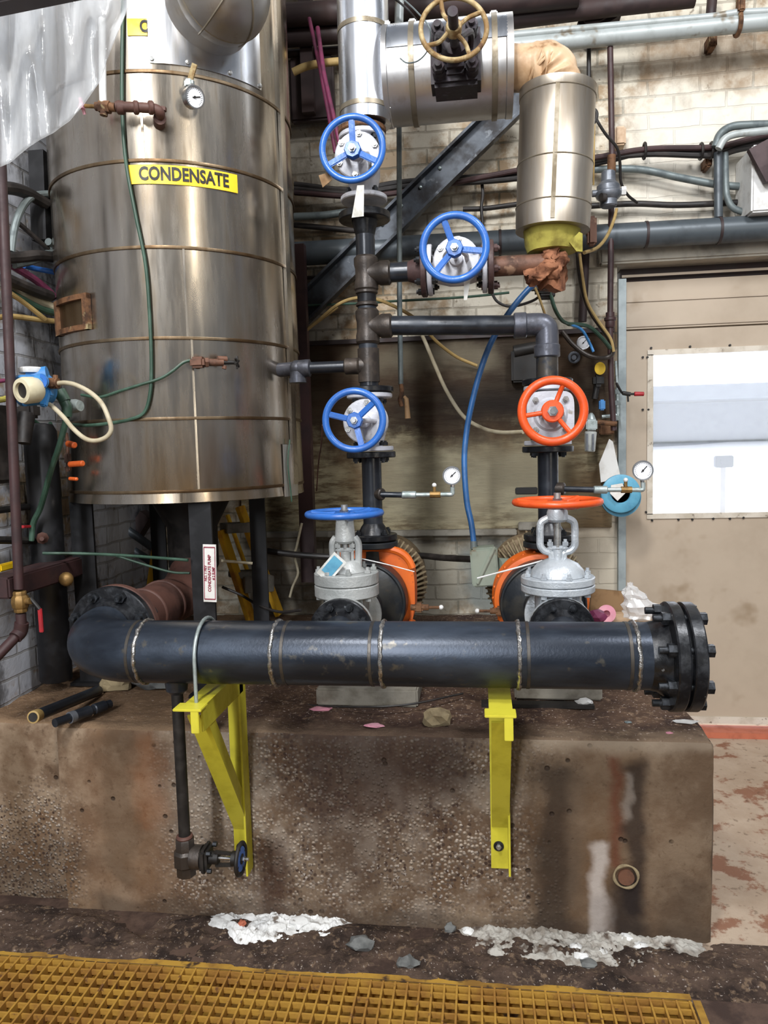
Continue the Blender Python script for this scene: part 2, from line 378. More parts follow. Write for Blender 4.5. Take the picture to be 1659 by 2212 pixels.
# frosted pane
k = N('frosted acrylic'); t = k.t
gl = k.n('BsdfGlass', {'Color': (.97, .98, 1, 1), 'Roughness': .05, 'IOR': 1.05}); tl = k.n('BsdfTranslucent', {'Color': (.95, .97, 1, 1)})
m1 = k.n('MixShader', {0: .22, 1: gl.outputs[0], 2: tl.outputs[0]}); t.links.new(m1.outputs[0], k.o.inputs[0]); M['pane'] = k.m
def emit(name, c, s):
    k = N(name); e = k.n('Emission', {'Color': srgb(c), 'Strength': s}); k.t.links.new(e.outputs[0], k.o.inputs[0]); return k.m
M['sky'] = emit('overcast sky', 'f2f5fb', 3.2)
M['snow'] = mat('snow', 'eef1f6', 'e2e6ee', .9)
M['outwall'] = mat('outdoor siding', '757d88', '676f7b', .8)
# pedestal concrete
k = N('exposed aggregate concrete')
cells = k.n('TexVoronoi', {'Vector': k.pos, 'Scale': 84.0}); cells2 = k.n('TexVoronoi', {'Vector': k.pos, 'Scale': 130.0})
sepc = k.n('SeparateColor', {0: cells.outputs['Color']}).outputs[0]; sepc2 = k.n('SeparateColor', {0: cells2.outputs['Color']}).outputs[0]
big = k.noise(2.4, 5, .6); med = k.noise(7, 5, .65, off=3)
matrix = k.mix(k.mapr(med, .38, .62), '6b5643', '917e69'); matrix = k.mix(k.mapr(big, .46, .66), matrix, '6f5236'); matrix = k.mix(k.math('MULTIPLY', k.mapr(k.noise(38, 4, .7, off=5), .55, .68), .6), matrix, '4a3727')
peb = k.mix(k.mapr(sepc, .15, .98), '3c2c23', 'ad9d8c'); peb = k.mix(k.math('MULTIPLY', k.mapr(sepc2, .80, .95), .6), peb, 'bfb5ab')
exp_ = k.math('MULTIPLY', k.spot(-1.0, .18, .03, .64, .12, .08, 4.0), k.mapr(cells.outputs['Distance'], .62, .38))
exp_ = k.math('MULTIPLY', exp_, k.mapr(k.noise(6, 4, .6, off=13), .34, .52, .25, 1.0))
exp_ = k.math('MAXIMUM', exp_, k.math('MULTIPLY', k.spot(-1.85, -1.34, -.05, .36, .08, .08, 5.0), k.mapr(cells.outputs['Distance'], .55, .35)))
zone = k.spot(-1.0, .16, .03, .64, .12, .08, 4.0)
matrix = k.mix(k.math('MULTIPLY', zone, .5), matrix, '4a392c')
col = k.mix(exp_, matrix, peb)
col = k.mix(k.math('MULTIPLY', k.math('MULTIPLY', zone, k.mapr(k.noise(4, 4, .65, off=17), .50, .64)), .55), col, 'a4988a')
for (a0, a1, z0, z1, soft, wob, c_, st) in [
    (-.66, .0, .40, .72, .12, .10, '2c1d18', .8), (-.55, -.2, .25, .5, .1, .08, '3b2a22', .4), (-1.33, -.98, .0, .56, .08, .06, '73563f', .42), (-1.24, -1.12, .1, .6, .03, .05, '51402f', .5), (-1.1, -1.02, .3, .6, .04, .05, '84502c', .35),
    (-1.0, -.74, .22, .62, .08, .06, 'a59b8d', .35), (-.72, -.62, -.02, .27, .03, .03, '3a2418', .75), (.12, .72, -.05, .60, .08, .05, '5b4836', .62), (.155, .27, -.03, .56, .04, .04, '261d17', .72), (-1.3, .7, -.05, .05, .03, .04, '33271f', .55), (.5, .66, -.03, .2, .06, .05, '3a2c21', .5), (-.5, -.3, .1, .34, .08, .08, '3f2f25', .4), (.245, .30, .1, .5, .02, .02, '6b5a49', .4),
    (.375, .405, .22, .59, .018, .022, '5a2c1a', .7), (.415, .475, .08, .56, .022, .022, '211713', .8), (.37, .47, .0, .20, .03, .02, '1a1211', .8),
    (.315, .36, -.02, .30, .016, .022, 'b5aba3', .8), (.32, .375, -.02, .14, .02, .02, '8d847e', .6), (.41, .435, .38, .52, .010, .022, '9a8f85', .4), (-1.8, -1.36, -.1, .2, .1, .08, '3b2c21', .6), (-1.62, -1.52, .2, .6, .02, .02, '57432f', .5), (.15, .7, .585, .66, .02, .02, '9a8b78', .5)]:
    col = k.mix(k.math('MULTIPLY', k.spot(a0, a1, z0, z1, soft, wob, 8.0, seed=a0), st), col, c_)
pits = k.mapr(k.voro(17), .16, .08); pits = k.math('MULTIPLY', pits, k.mapr(k.noise(5, 2, off=9), .5, .6))
col = k.mix(k.math('MULTIPLY', pits, .8), col, '2e221a')
k.bump(k.math('SUBTRACT', k.math('ADD', k.math('MULTIPLY', k.math('MULTIPLY', k.mapr(cells.outputs['Distance'], .6, .1), exp_), k.mapr(sepc, .2, .9)), k.math('MULTIPLY', med, .9)), pits), .75, .010)
M['ped'] = k.done(col, .78, 0, .3)
def dirt(name, a, b, c, d, sc=5, edge=False):
    k = N(name); f = k.noise(sc, 7, .7); g = k.noise(45, 4, .6, off=3); h = k.noise(110, 2, off=5)
    col = k.mix(k.mapr(f, .36, .64), a, b); col = k.mix(k.mapr(g, .54, .66), col, c); col = k.mix(k.mapr(h, .64, .72), col, d)
    if edge:
        wy_ = k.math('ADD', k.xyz()[1], k.math('MULTIPLY', k.math('SUBTRACT', k.noise(7, 5, .65, off=12), .5), .30))
        col = k.mix(k.math('MULTIPLY', k.mapr(wy_, 2.30, 2.20), .75), col, '84705c')
        col = k.mix(k.math('MULTIPLY', k.mapr(k.xyz()[0], -.75, -1.05), .6), col, '7b6249')
        col = k.mix(k.math('MULTIPLY', k.spot(-.6, .1, 2.1, 2.32, .1, .1, 5.0, ax='xy'), .7), col, '35251f')
    k.bump(k.math('ADD', f, k.math('MULTIPLY', g, .6)), .8, .015); return k.done(col, .9, 0, .2)
M['ped_top'] = dirt('dirty pedestal top', '3a2b26', '5a4638', '75604e', 'b9aaa0', edge=True)
M['dirt'] = dirt('floor dirt', '2a211d', '54443a', '6a5848', '94887f')
k = N('worn floor')
f = k.noise(2.2, 6, .65); g = k.noise(7, 6, .7, off=4); col = k.mix(k.mapr(f, .35, .65), 'b3a08c', 'a08b76')
col = k.mix(k.math('MULTIPLY', k.mapr(g, .52, .60), .85), col, '7d4f38'); col = k.mix(k.math('MULTIPLY', k.mapr(k.noise(30, 4, off=6), .6, .68), .5), col, '5a4636')
fl = k.math('ADD', k.math('MULTIPLY', k.xyz()[1], 1.0), k.math('MULTIPLY', k.math('SUBTRACT', k.noise(5, 5, .6, off=8), .5), .25))
fm = k.math('MAXIMUM', k.mapr(fl, 2.22, 2.02), k.mapr(k.xyz()[0], .68, .60))
col = k.mix(fm, col, k.mix(k.mapr(g, .4, .6), '3b2d27', '56443a'))
k.bump(k.noise(25, 6, .7), .4, .008); M['floor'] = k.done(col, .75, 0, .3)
M['grate'] = mat('rusty yellow grating', 'ad8436', '93682a', .6, .1, 9, .38, .62, bump=.3, bsc=90, c='6e4a2a', csc=30)
M['pit'] = mat('rust stained tray', 'a8812e', '7d5a22', .8, 0, 8, c='3a2614', csc=14)
# ---------------------------------------------------------------- the room
WY = 3.80                       # face of the back wall
WXL = -1.69                     # face of the left wall
DX0 = P(1343, 1000, 3.84).x; DX1 = DX0 + 1.02
DTOP = P(1450, 604, 3.84).z
lint0 = P(1450, 566, WY).z; lint1 = P(1450, 536, WY).z
b = B().box(((-2.3 + DX0 - .03) / 2, WY + .15, 2.25), (DX0 - .03 + 2.3, .3, 4.5))
b.box(((DX0 - .03 + DX1 + .03) / 2, WY + .15, (lint1 + 4.5) / 2), (DX1 - DX0 + .06, .3, 4.5 - lint1))
b.box(((DX1 + .03 + 2.6) / 2, WY + .15, 2.25), (2.6 - DX1 - .03, .3, 4.5))
struct(b.build('wall_back', M['wall']))
struct(B().box((WXL - .15, (1.2 + WY) / 2, 2.25), (.3, WY - 1.2, 4.5)).build('wall_left', M['wall_l']))
b = B(); b.box(((DX0 - .12 + 2.3) / 2, WY + .06, (lint0 + lint1) / 2 + .01), (2.3 - DX0 + .12, .24, lint1 - lint0 + .03), None, .01)
struct(b.build('lintel', M['lintel']))
# dark filler painting the shade of the gap under the lintel, and the steel jamb
struct(B().box(((DX0 + DX1) / 2, WY + .13, (DTOP + lint0) / 2), (DX1 - DX0, .1, lint0 - DTOP)).build('trim_1', M['pipe_dark']))
b = B().box((DX0 - .012, WY + .02, DTOP / 2), (.036, .12, DTOP)); b.box((DX1 + .012, WY + .02, DTOP / 2), (.036, .12, DTOP))
struct(b.build('trim_2', M['jamb']))
# door with its window hole
dy = 3.845; seam = P(1450, 709, 3.84).z; zb = .055
wx0 = P(1408, 900, 3.84).x; wx1 = wx0 + .80; wz1 = P(1500, 762, 3.84).z; wz0 = P(1500, 1110, 3.84).z
def panel(x0, x1, z0, z1, y0, y1, b): b.box(((x0 + x1) / 2, (y0 + y1) / 2, (z0 + z1) / 2), (x1 - x0, y1 - y0, z1 - z0))
b = B()
panel(DX0, DX1, zb, wz0, dy, dy + .04, b); panel(DX0, DX1, wz1, seam - .004, dy, dy + .04, b); panel(DX0, wx0, wz0, wz1, dy, dy + .04, b); panel(wx1, DX1, wz0, wz1, dy, dy + .04, b)
door = struct(b.build('door_1', M['door']))
b = B(); panel(DX0, DX1, seam + .004, DTOP, dy, dy + .04, b)
for i in range(3): b.box((DX0 + .5, dy - .003, seam + .02 + i * .12), (1.0, .006, .012))
b.box(((DX0 + DX1) / 2, dy + .03, seam), (DX1 - DX0, .012, .03)); struct(b.build('trim_3', M['door']))  # strip added behind the seam to stop outdoor light
b = B(); panel(DX0, DX1, zb, zb + .035, dy - .006, dy, b); b.build('kick_strip', M['door_trim'], door)
w = .022; b = B()
for (x0, x1, z0, z1) in ((wx0 - w, wx1 + w, wz1 - .004, wz1 + w), (wx0 - w, wx1 + w, wz0 - w, wz0 + .004), (wx0 - w, wx0 + .006, wz0, wz1), (wx1 - .006, wx1 + w, wz0, wz1)): panel(x0, x1, z0, z1, dy - .008, dy, b)
win = struct(b.build('window_1', M['door_trim']))
b = B(); panel(wx0, wx1, wz0, wz1, dy + .012, dy + .018, b); b.build('pane', M['pane'], win)
zr = P(1500, 954, 3.86).z
b = B(); panel(wx0, wx1, zr - .006, zr + .006, dy + .022, dy + .036, b); b.build('muntin', M['conduit'], win)
b = B()
for (px, py) in [(1406, 752), (1490, 749), (1576, 746), (1388, 772), (1398, 772), (1388, 885), (1400, 885), (1395, 1106), (1408, 1124), (1465, 1122), (1495, 1122), (1540, 1120), (1576, 1120), (1605, 1118), (1345, 690), (1343, 824), (1345, 928), (1345, 1060), (1346, 1250), (1538, 1578), (1640, 1578)]:
    p = P(px, py, dy); b.cyl((p.x, dy - .009, p.z), (p.x, dy + .002, p.z), .0055, n=8)
b.build('screw', M['dark'], door)
b = B(); panel(DX0 - .02, DX1 + .1, 0.0, .03, WY - .02, dy + .04, b)
struct(b.build('trim_4', M['redstrip']))
# outside, seen through the frosted pane
b = B().grid(lambda u, v: V(-3 + 10 * u, 4.15 + 4.62 * v, -.12 + 1.56 * v + .05 * noise.noise(V(u * 9, v * 9, 0))), 24, 24); struct(b.build('ground_outside', M['snow']))
b = B().box((2.5, 9.0, .9), (7, .4, 2.0)); b.box((2.5, 8.9, 2.0), (7.2, .9, .16)); struct(b.build('wall_outside', M['outwall']))
b = B().box((1.5, 14.0, 4.0), (24, .1, 12)); struct(b.build('sky_outside', M['sky']))
p = P(1563, 997, 3.9); d = (p - EYE).normalized(); q = EYE + d * (5.0 / d.y)
b = B().box(q, (.11, .05, .075), None, .006); b.box(q + V(0, -.03, .0), (.05, .02, .03)); b.mi = 1; b.box((q.x, q.y + .02, (q.z + .1) / 2), (.03, .03, q.z - .1))
solo(b, 'outdoor_junction_box', [M['pipe_slate'], M['snow']], 'small grey outlet box on a post seen blurred through the frosted door window', 'outlet box')
# floor in three pieces around the grating
gx1 = PZ(1500, 2176, 0).x
GY = 1.948
b = B().grid(lambda u, v: V(-2.2 + 4.9 * u, GY + (4.15 - GY) * v, .004 * noise.noise(V(u * 30, v * 12, 1))), 80, 40)
b.grid(lambda u, v: V(gx1 + (2.7 - gx1) * u, -1.0 + (GY + 1.0) * v, .004 * noise.noise(V(u * 12 + 40, v * 18, 1))), 24, 30)
struct(b.build('floor', M['floor']))
b = B().box(((-2.2 + gx1) / 2, GY / 2 - .5, -.11), (gx1 + 2.2, GY + 1.0, .02)); b.box(((-2.2 + gx1) / 2, GY + .012, -.052), (gx1 + 2.2, .02, .108)); b.box((gx1 + .012, GY / 2 - .5, -.052), (.02, GY + 1, .108))
struct(b.build('floor_pit', M['pit']))
# pedestal: main block and the older block at the left that sits slightly behind it
XE = .672; PH = .622; FY = 2.186; xs = PZ(147, 1962, 0).x
def rough_block(b, x0, x1, y0, y1, h, nx, ny, nz, seed, rnd=.018):
    def pt(x, y, z, amp=.004):
        q = V(x * 6, y * 6, z * 6 + seed); n = V(noise.noise(q), noise.noise(q + V(9, 0, 0)), noise.noise(q + V(0, 9, 0))) * amp
        r = rnd * (1.6 + 1.0 * noise.noise(V(x * 9, z * 9, y * 9 + seed)))
        c = V(min(x, x1 - r) if x1 > 0 else x, max(y, y0 + r), min(z, h - r)); d = V(x, y, z) - c
        if d.length > r: d = d.normalized() * r
        return c + d + n
    e = rnd
    b.mi = 0
    b.grid(lambda u, v: pt(x0 + (x1 - x0) * u, y0, h * v), nx, nz)
    b.grid(lambda u, v: pt(x1, y0 + e * 0 + (y1 - y0) * u, h * v), ny, nz)
    b.grid(lambda u, v: pt(x0, y0 + (y1 - y0) * u, h * v), ny, nz)
    b.mi = 1
    b.grid(lambda u, v: pt(x0 + (x1 - x0) * u, y0 + (y1 - y0) * v ** 1.6, h) + V(0, 0, .006 * noise.noise(V(u * 25, v * 18, seed)) * min(1, v * 8)), nx, ny)
    b.mi = 0
b = B(); rough_block(b, xs, XE, FY, WY, PH, 90, 60, 30, 1.0); struct(b.build('plinth', [M['ped'], M['ped_top']], None, 50, fix=False))
b = B(); rough_block(b, WXL, xs + .03, FY + .045, WY, PH - .005, 24, 40, 24, 5.0); struct(b.build('plinth_old', [M['ped'], M['ped_top']], None, 50, fix=False))
bpy.data.objects['plinth']['label'] = 'main concrete pedestal block'
# cored hole with a rust stained pipe stub in the face of the plinth
p = P(1352, 1892, FY)
t = thing('pipe_stub', 'rust stained round pipe stub set in the pedestal face at lower right', 'pipe stub', p)
B().torus(p + V(0, -.004, 0), Y, .035, .004, 28, 8, wob=.35).build('collar', M['rock'], t)
B().cyl(p + V(0, .002, -.002), p + V(0, -.008, -.002), .024, n=18).build('plug', M['pipe_rust'], t)
# board on the wall
bz0 = P(900, 1143, WY).z; bz1 = P(900, 737, WY).z; bx1 = P(1322, 950, WY - .03).x
b = B().box(((-1.25 + bx1) / 2, WY - .012, (bz0 + bz1) / 2), (bx1 + 1.25, .022, bz1 - bz0)); struct(b.build('wall_board', M['board']))
b = B().box(((-1.25 + bx1) / 2, WY - .022, bz1 + .008), (bx1 + 1.27, .042, .022)); struct(b.build('trim_5', M['pipe_dark']))
bxm = P(1115, 1145, WY).x
b = B().box(((-1.25 + bxm) / 2, WY - .03, bz0 - .016), (bxm + 1.25, .06, .03), None, .004); struct(b.build('trim_6', M['base_conc']))
# grating
def bars():
    b = B(); x0, y0 = -2.15, .95; pitch = .0345; n = int((gx1 - x0) / pitch)
    for i in range(n + 1):
        x = gx1 - .006 - i * pitch
        b.box((x, (y0 + GY + .012) / 2 - .004, -.014), (.0055, GY + .004 - y0, .028))
    return b
g = thing('floor_grating', 'rusty yellow steel bar grating in the floor before the pedestal', 'grating', (-.8, 1.45, -.03))
bars().build('bearing_bar', M['grate'], g)
b = B(); yy = GY - .028
while yy > .95: b.box(((-2.15 + gx1) / 2, yy, -.012), (gx1 + 2.15, .006, .014)); yy -= .036
b.build('cross_bar', M['grate'], g)
B().box(((-2.15 + gx1) / 2, GY - .004, -.018), (gx1 + 2.15, .005, .032)).build('edge_band', M['grate'], g)
# ---------------------------------------------------------------- condensate tank
tz0 = PT(374, 1087).z; ztop = 4.15
bz = [PT(374, y).z for y in (157, 348, 534, 730, 904, 1062)]
tank = thing('condensate_tank', 'tall stained stainless steel tank with a yellow CONDENSATE label standing on dark legs', 'tank', (TC.x, TC.y, PH))
zs = [ztop] + bz + [tz0]
prof = [(TR - .02, ztop)]
for i in range(len(zs) - 1): prof += [(TR - .0015, zs[i] - .004), (TR + .0015, zs[i + 1] + .004)]
prof += [(TR + .002, tz0), (TR - .03, tz0 - .004), (TR - .03, tz0 + .05), (.0, tz0 + .05)]
B().lathe((TC.x, TC.y, 0), Z, prof[::-1], 128).build('shell', M['tank'], tank, 25)
for i, z in enumerate(bz):
    B().lathe((TC.x, TC.y, 0), Z, [(TR - .004, z - .007), (TR + .0035, z - .005), (TR + .0045, z), (TR + .0035, z + .005), (TR - .004, z + .007)], 128).build('band', M['tank_band'], tank)
def skin_patch(b, a0, a1, z0, z1, off, th=.003, n=24):
    q = []
    for i in range(n + 1):
        a = a0 + (a1 - a0) * i / n; q.append((tank_pt(a, z0, off), tank_pt(a, z1, off), tank_pt(a, z0, off + th), tank_pt(a, z1, off + th)))
    vs = [p for r in q for p in r]; fs = []
    for i in range(n):
        o, k2 = i * 4, i * 4 + 4
        fs += [[o + 2, k2 + 2, k2 + 3, o + 3], [o, o + 1, k2 + 1, k2], [o + 1, o + 3, k2 + 3, k2 + 1], [o, k2, k2 + 2, o + 2]]
    fs += [[0, 2, 3, 1], [n * 4, n * 4 + 1, n * 4 + 3, n * 4 + 2]]
    return b.add(vs, fs)
def TA(px, py): return tank_ang(PT(px, py))
for (px, ya, yb) in ((404, 538, 728), (412, 734, 1060), (372, 1066, 1085), (330, 160, 345)):
    skin_patch(B(), TA(px, 700) - .008, TA(px, 700) + .008, PT(px, yb).z, PT(px, ya).z, .001, .002, 3).build('lap_seam', M['tank'], tank)
# tall edge trim at the right side, and the pale strip low on the right
a = TA(612, 500)
skin_patch(B(), a - .03, a + .05, bz[5], ztop, .001, .012, 4).build('corner_trim', M['tank'], tank)
a0, a1 = TA(612, 1050), TA(640, 1050)
skin_patch(B(), a0, a1, tz0 - .004, PT(625, 960).z, .004, .003, 4).build('loose_sheet', M['alu_worn'], tank)
# bright patch sheet with screws, cut round the nozzle dome
a0, a1 = TA(322, 100), TA(558, 100); zp = PT(440, 152).z
pp = skin_patch(B(), a0, a1, zp, ztop, .004, .003, 40).build('patch_sheet', M['tank_clean'], tank)
b = B()
for f in (.02, .30, .66, .98):
    q = tank_pt(a0 + (a1 - a0) * f, zp + .012, .006); n_ = V(q.x - TC.x, q.y - TC.y, 0).normalized(); b.lathe(q, n_, [(.0085, 0), (.007, .006), (0, .008)], 10)
b.build('screw', M['bolt_silver'], pp)
ac = TA(466, 40); q = PT(466, 3, .05); n_ = V(math.sin(ac), -math.cos(ac), 0)
R = .152; dm = B().ball(q + n_ * .06, R, (1, 1, 1), 40)
dm.cyl(q - n_ * .1, q + n_ * .04, R * .96, n=40)
dome = dm.build('nozzle_cap', M['dome'], tank, 40)
b = B()
for tilt in (-.5, .5):
    ax = (n_.cross(Z) * math.cos(tilt) + Z * math.sin(tilt)); b.torus(q + n_ * .06, ax, R, .0035, 48, 6)
b.torus(q + n_ * .06, n_, R * .985, .004, 48, 6); b.build('gore_seam', M['strap'], dome)
# labels
def tank_label(txt, px0, px1, py0, py1, size, z, strx=1.0, txoff=0.0, show=None):
    a0, a1 = TA(px0, py0), TA(px1, py1)
    h = size
    lab = skin_patch(B(), a0, a1, z - h / 2, z + h / 2, .004, .0015, 24).build('label', M['plate_yel'], tank)
    lab['label'] = 'yellow label' if show is None else show
    vs, fs = text_mesh(txt, h * .86, .0016)
    am = (a0 + a1) / 2 + txoff / TR
    B().add([tank_pt(am + v.x * strx / (TR + .0056), z + v.y * 1.12, .0072) for v in vs], fs).build('lettering', M['needle'], lab, 0)
zc = (PT(395, 366).z + PT(395, 395).z) / 2
tank_label('CONDENSATE', 279, 511, 373, 393, PT(395, 360).z - PT(395, 401).z, zc, .86)
zc2 = PT(295, 60).z
tank_label('C', 276, 318, 60, 60, PT(300, 42).z - PT(300, 79).z, zc2, .85, .022, 'faded yellow label cut off after one letter')
# framed access hatch at the far left
a0, a1 = TA(131, 680), TA(199, 680); z0, z1 = PT(165, 718).z, PT(165, 640).z
b = B(); wv = .02
for (u0, u1, v0, v1) in ((a0, a1, z0, z0 + .018), (a0, a1, z1 - .018, z1), (a0, a0 + .05, z0, z1), (a1 - .05, a1, z0, z1)): skin_patch(b, u0, u1, v0, v1, .002, .02, 6)
h_ = b.build('hatch_frame', M['rust'], tank)
skin_patch(B(), a0 + .05, a1 - .05, z0 + .018, z1 - .018, .002, .006, 8).build('hatch_plate', M['tank_band'], h_)
# legs
def leg(px, y, w, parent=tank):
    c = P(px, 1200, y); b = B()
    b.box((c.x, y, (PH + tz0 + .02) / 2), (w, .012, tz0 + .02 - PH)); b.box((c.x - w / 2 + .006, y + w / 2, (PH + tz0 + .02) / 2), (.012, w, tz0 + .02 - PH)); b.box((c.x, y + w * .45, PH + .006), (w * 1.6, w * 1.6, .012))
    return b.build('leg', M['post'], parent)
leg(437, 2.50, .082); leg(560, 2.95, .066); leg(182, 2.62, .09); leg(345, 3.2, .07)
b = B().lathe((TC.x, TC.y, 0), Z, [(.09, 1.02), (.10, 1.04), (.10, 1.2), (.2, tz0 + .06)], 32); b.build('sump', M['dark'], tank)
# ------------------------------------------------ things on the tank
def gauge(name, label, c, n_, r, needle_a=2.3, group=None, extra=None):
    n_ = V(n_).normalized(); t = thing(name, label, 'pressure gauge', V(c), group); u, v, w_ = frame(n_)
    case = B().lathe(V(c) - n_ * .018, n_, [(r * .9, 0), (r, .004), (r, .024), (r * 1.06, .024), (r * 1.06, .032), (r * .92, .032), (r * .92, .026), (0, .026)], 40).build('case', M['chrome'], t)
    f = V(c) + n_ * .0085
    B().lathe(f, n_, [(r * .91, 0), (r * .91, .0015), (0, .0015)], 36).build('dial', M['dial'], t)
    b = B(); d = u * math.cos(needle_a) + v * math.sin(needle_a); b.bar(f + n_ * .003 - d * r * .25, f + n_ * .003 + d * r * .62, r * .09, .001, n_); b.cyl(f + n_ * .002, f + n_ * .005, r * .11, n=12)
    b.build('needle', M['needle'], t)
    b = B()
    for i in range(21):
        a = math.radians(-45 + 270 * i / 20); d = u * math.cos(a) + v * math.sin(a); b.bar(f + n_ * .002 + d * r * .7, f + n_ * .002 + d * r * .84, r * .03, .0008, n_)
    b.build('graduation', M['needle'], t)
    if extra: extra(t)
    return t
def ex(t):
    a = PT(412, 178, .05); n2 = V(math.sin(TA(415, 200)), -math.cos(TA(415, 200)), 0)
    c0 = PT(418, 210, .085)
    B().tube([PT(404, 186, -.01), PT(404, 186, .05), PT(410, 188, .075), c0 + V(0, 0, .035)], .009, 10).build('siphon', M['alu_worn'], t)
    B().box(PT(409, 181, .07), (.03, .025, .028), None, .006).build('valve_body', M['galv'], t)
    B().bar(PT(411, 172, .075), PT(421, 138, .095), .018, .006, Y).build('valve_handle', M['wheel_old'], t)
n_ = V(math.sin(TA(418, 210)), -math.cos(TA(418, 210)), 0)
gauge('tank_gauge', 'round pressure gauge with brown lever valve high on the tank', PT(417, 211, .085), (n_ + V(.55, 0, -.25)), .033, .3, None, ex)
# red oxide sampling valve
t = thing('sampling_valve', 'dark red pipe and hose valve with pink star handle on the upper tank', 'valve', PT(340, 250))
L = lambda px, py, o: PT(px, py, o)
B().tube([L(345, 262, -.02), L(345, 252, .05), L(345, 243, .075), L(328, 234, .08), L(250, 230, .09)], .0155, 14).build('pipe', M['primer'], t)
b = B()
for (x0, x1) in ((300, 288), (270, 252), (332, 320)): b.cyl(L(x0, 233, .08), L(x1, 232, .085), .021, n=14, bev=.004)
b.cyl(L(345, 268, .0), L(345, 255, .06), .02, n=14); b.cyl(L(352, 240, .06), L(352, 232, .06), .012, n=6)
b.build('coupling', M['primer'], t)
b = B().cyl(L(250, 232, .09), L(207, 230, .09), .0135, n=14); b.cyl(L(238, 232, .09), L(215, 231, .09), .019, n=6); b.cyl(L(225, 238, .09), L(224, 250, .09), .012, n=12); b.build('body', M['rust'], t)
b = B().cyl(L(207, 230, .09), L(184, 229, .09), .006, n=10); b.build('stem', M['brass'], t)
c = L(178, 229, .09); b = B()
for i in range(4):
    a = i * math.pi / 2 + .5; b.bar(c, c + V(0, math.cos(a) * .024, math.sin(a) * .024), .008, .008, X)
b.cyl(c - X * .006, c + X * .006, .01, n=12); b.build('handle', M['pink'], t)
solo(B().tube([L(223, 222, .09), L(222, 190, .09), L(221, 100, .095), L(221, 40, .1)], .0115, 12), 'plastic_riser', M['white'], 'white plastic pipe rising from the red hose valve behind the clear sheet', 'pipe')
# drain valve half way down
t = thing('drain_valve', 'small rusted drain valve on the lower front of the tank', 'valve', PT(425, 785))
B().cyl(L(427, 785, -.01), L(427, 785, .045), .019, n=14).build('nozzle', M['rust'], t)
b = B().box(L(428, 783, .055), (.05, .035, .036), None, .008); b.cyl(L(430, 783, .055), L(482, 783, .055), .0125, n=12); b.cyl(L(442, 783, .055), L(450, 783, .055), .017, n=6); b.cyl(L(470, 775, .055), L(490, 776, .055), .010, n=10); b.cyl(L(485, 790, .055), L(484, 797, .055), .008, n=8); b.build('body', M['pipe_rust'], t)
c = L(512, 783, .055); b = B().cyl(L(482, 783, .055), c, .007, n=10)
for i in range(3):
    a = i * math.pi / 3 + .4; b.bar(c - V(0, math.cos(a), math.sin(a)) * .022, c + V(0, math.cos(a), math.sin(a)) * .022, .006, .006, X)
b.build('handle', M['dark'], t)
# green tubing over the skin
g1 = [(266, -30), (264, 100), (264, 240), (272, 350), (292, 460), (314, 570), (323, 680), (327, 790), (324, 850), (312, 890), (285, 905), (240, 914), (190, 919), (158, 917)]
solo(B().tube([L(x, y, .014) for x, y in g1], .006, 8), 'sample_tube', M['hose_green'], 'long green tube hanging down the front of the tank and curving to its left', 'tube')
g2 = [(412, 778), (395, 784), (372, 802), (345, 818), (300, 832), (255, 846), (215, 858), (176, 853)]
solo(B().tube([L(x, y, .02) for x, y in g2], .005, 8), 'sample_tube', M['hose_green'], 'short green tube sagging from the rusted drain valve to the left', 'tube')
g3 = [(626, 950), (622, 1000), (628, 1060), (630, 1084)]
solo(B().tube([L(x, y, .012) for x, y in g3], .003, 6), 'sample_tube', M['hose_green'], 'thin green line at the lower right edge of the tank', 'tube')
# sign on the front leg
c0, c1 = P(455, 1176, 2.485), P(452, 1300, 2.485); cc = (c0 + c1) / 2; hh = abs(c0.z - c1.z); ww = (P(468, 1240, 2.485) - P(440, 1240, 2.485)).length
sg = thing('warning_sign', 'narrow white and red sign with sideways lettering on the front tank leg', 'sign', cc)
rz = -.1
Rm = Matrix.Rotation(.035, 3, 'Y')
B().box(cc, (ww, .005, hh), Rm).build('plate', M['paper'], sg)
b = B()
for (x, z, sx, sz) in ((0, hh / 2 - .010, ww * .84, .004), (0, -hh / 2 + .010, ww * .84, .004), (-ww * .42, 0, .0025, hh - .02), (ww * .42, 0, .0025, hh - .02)): b.box(cc + Rm @ V(x, -.0032, z), (sx, .001, sz), Rm)
b.build('border', M['sign_red'], sg)
for i, (tx, s_) in enumerate((('NO. 1 PRV', .013), ('CONDENSATE PUMP', .0135), ('# 2 SUMP', .012))):
    vs, fs = text_mesh(tx, s_ * 1.1, .0006)
    B().add([cc + Rm @ V((-.0145 + i * .0145) - v.y, -.0034 - max(v.z, 0), v.x * (.95 if i == 1 else .85)) for v in vs], fs).build('lettering', M['sign_red'], sg, 0)
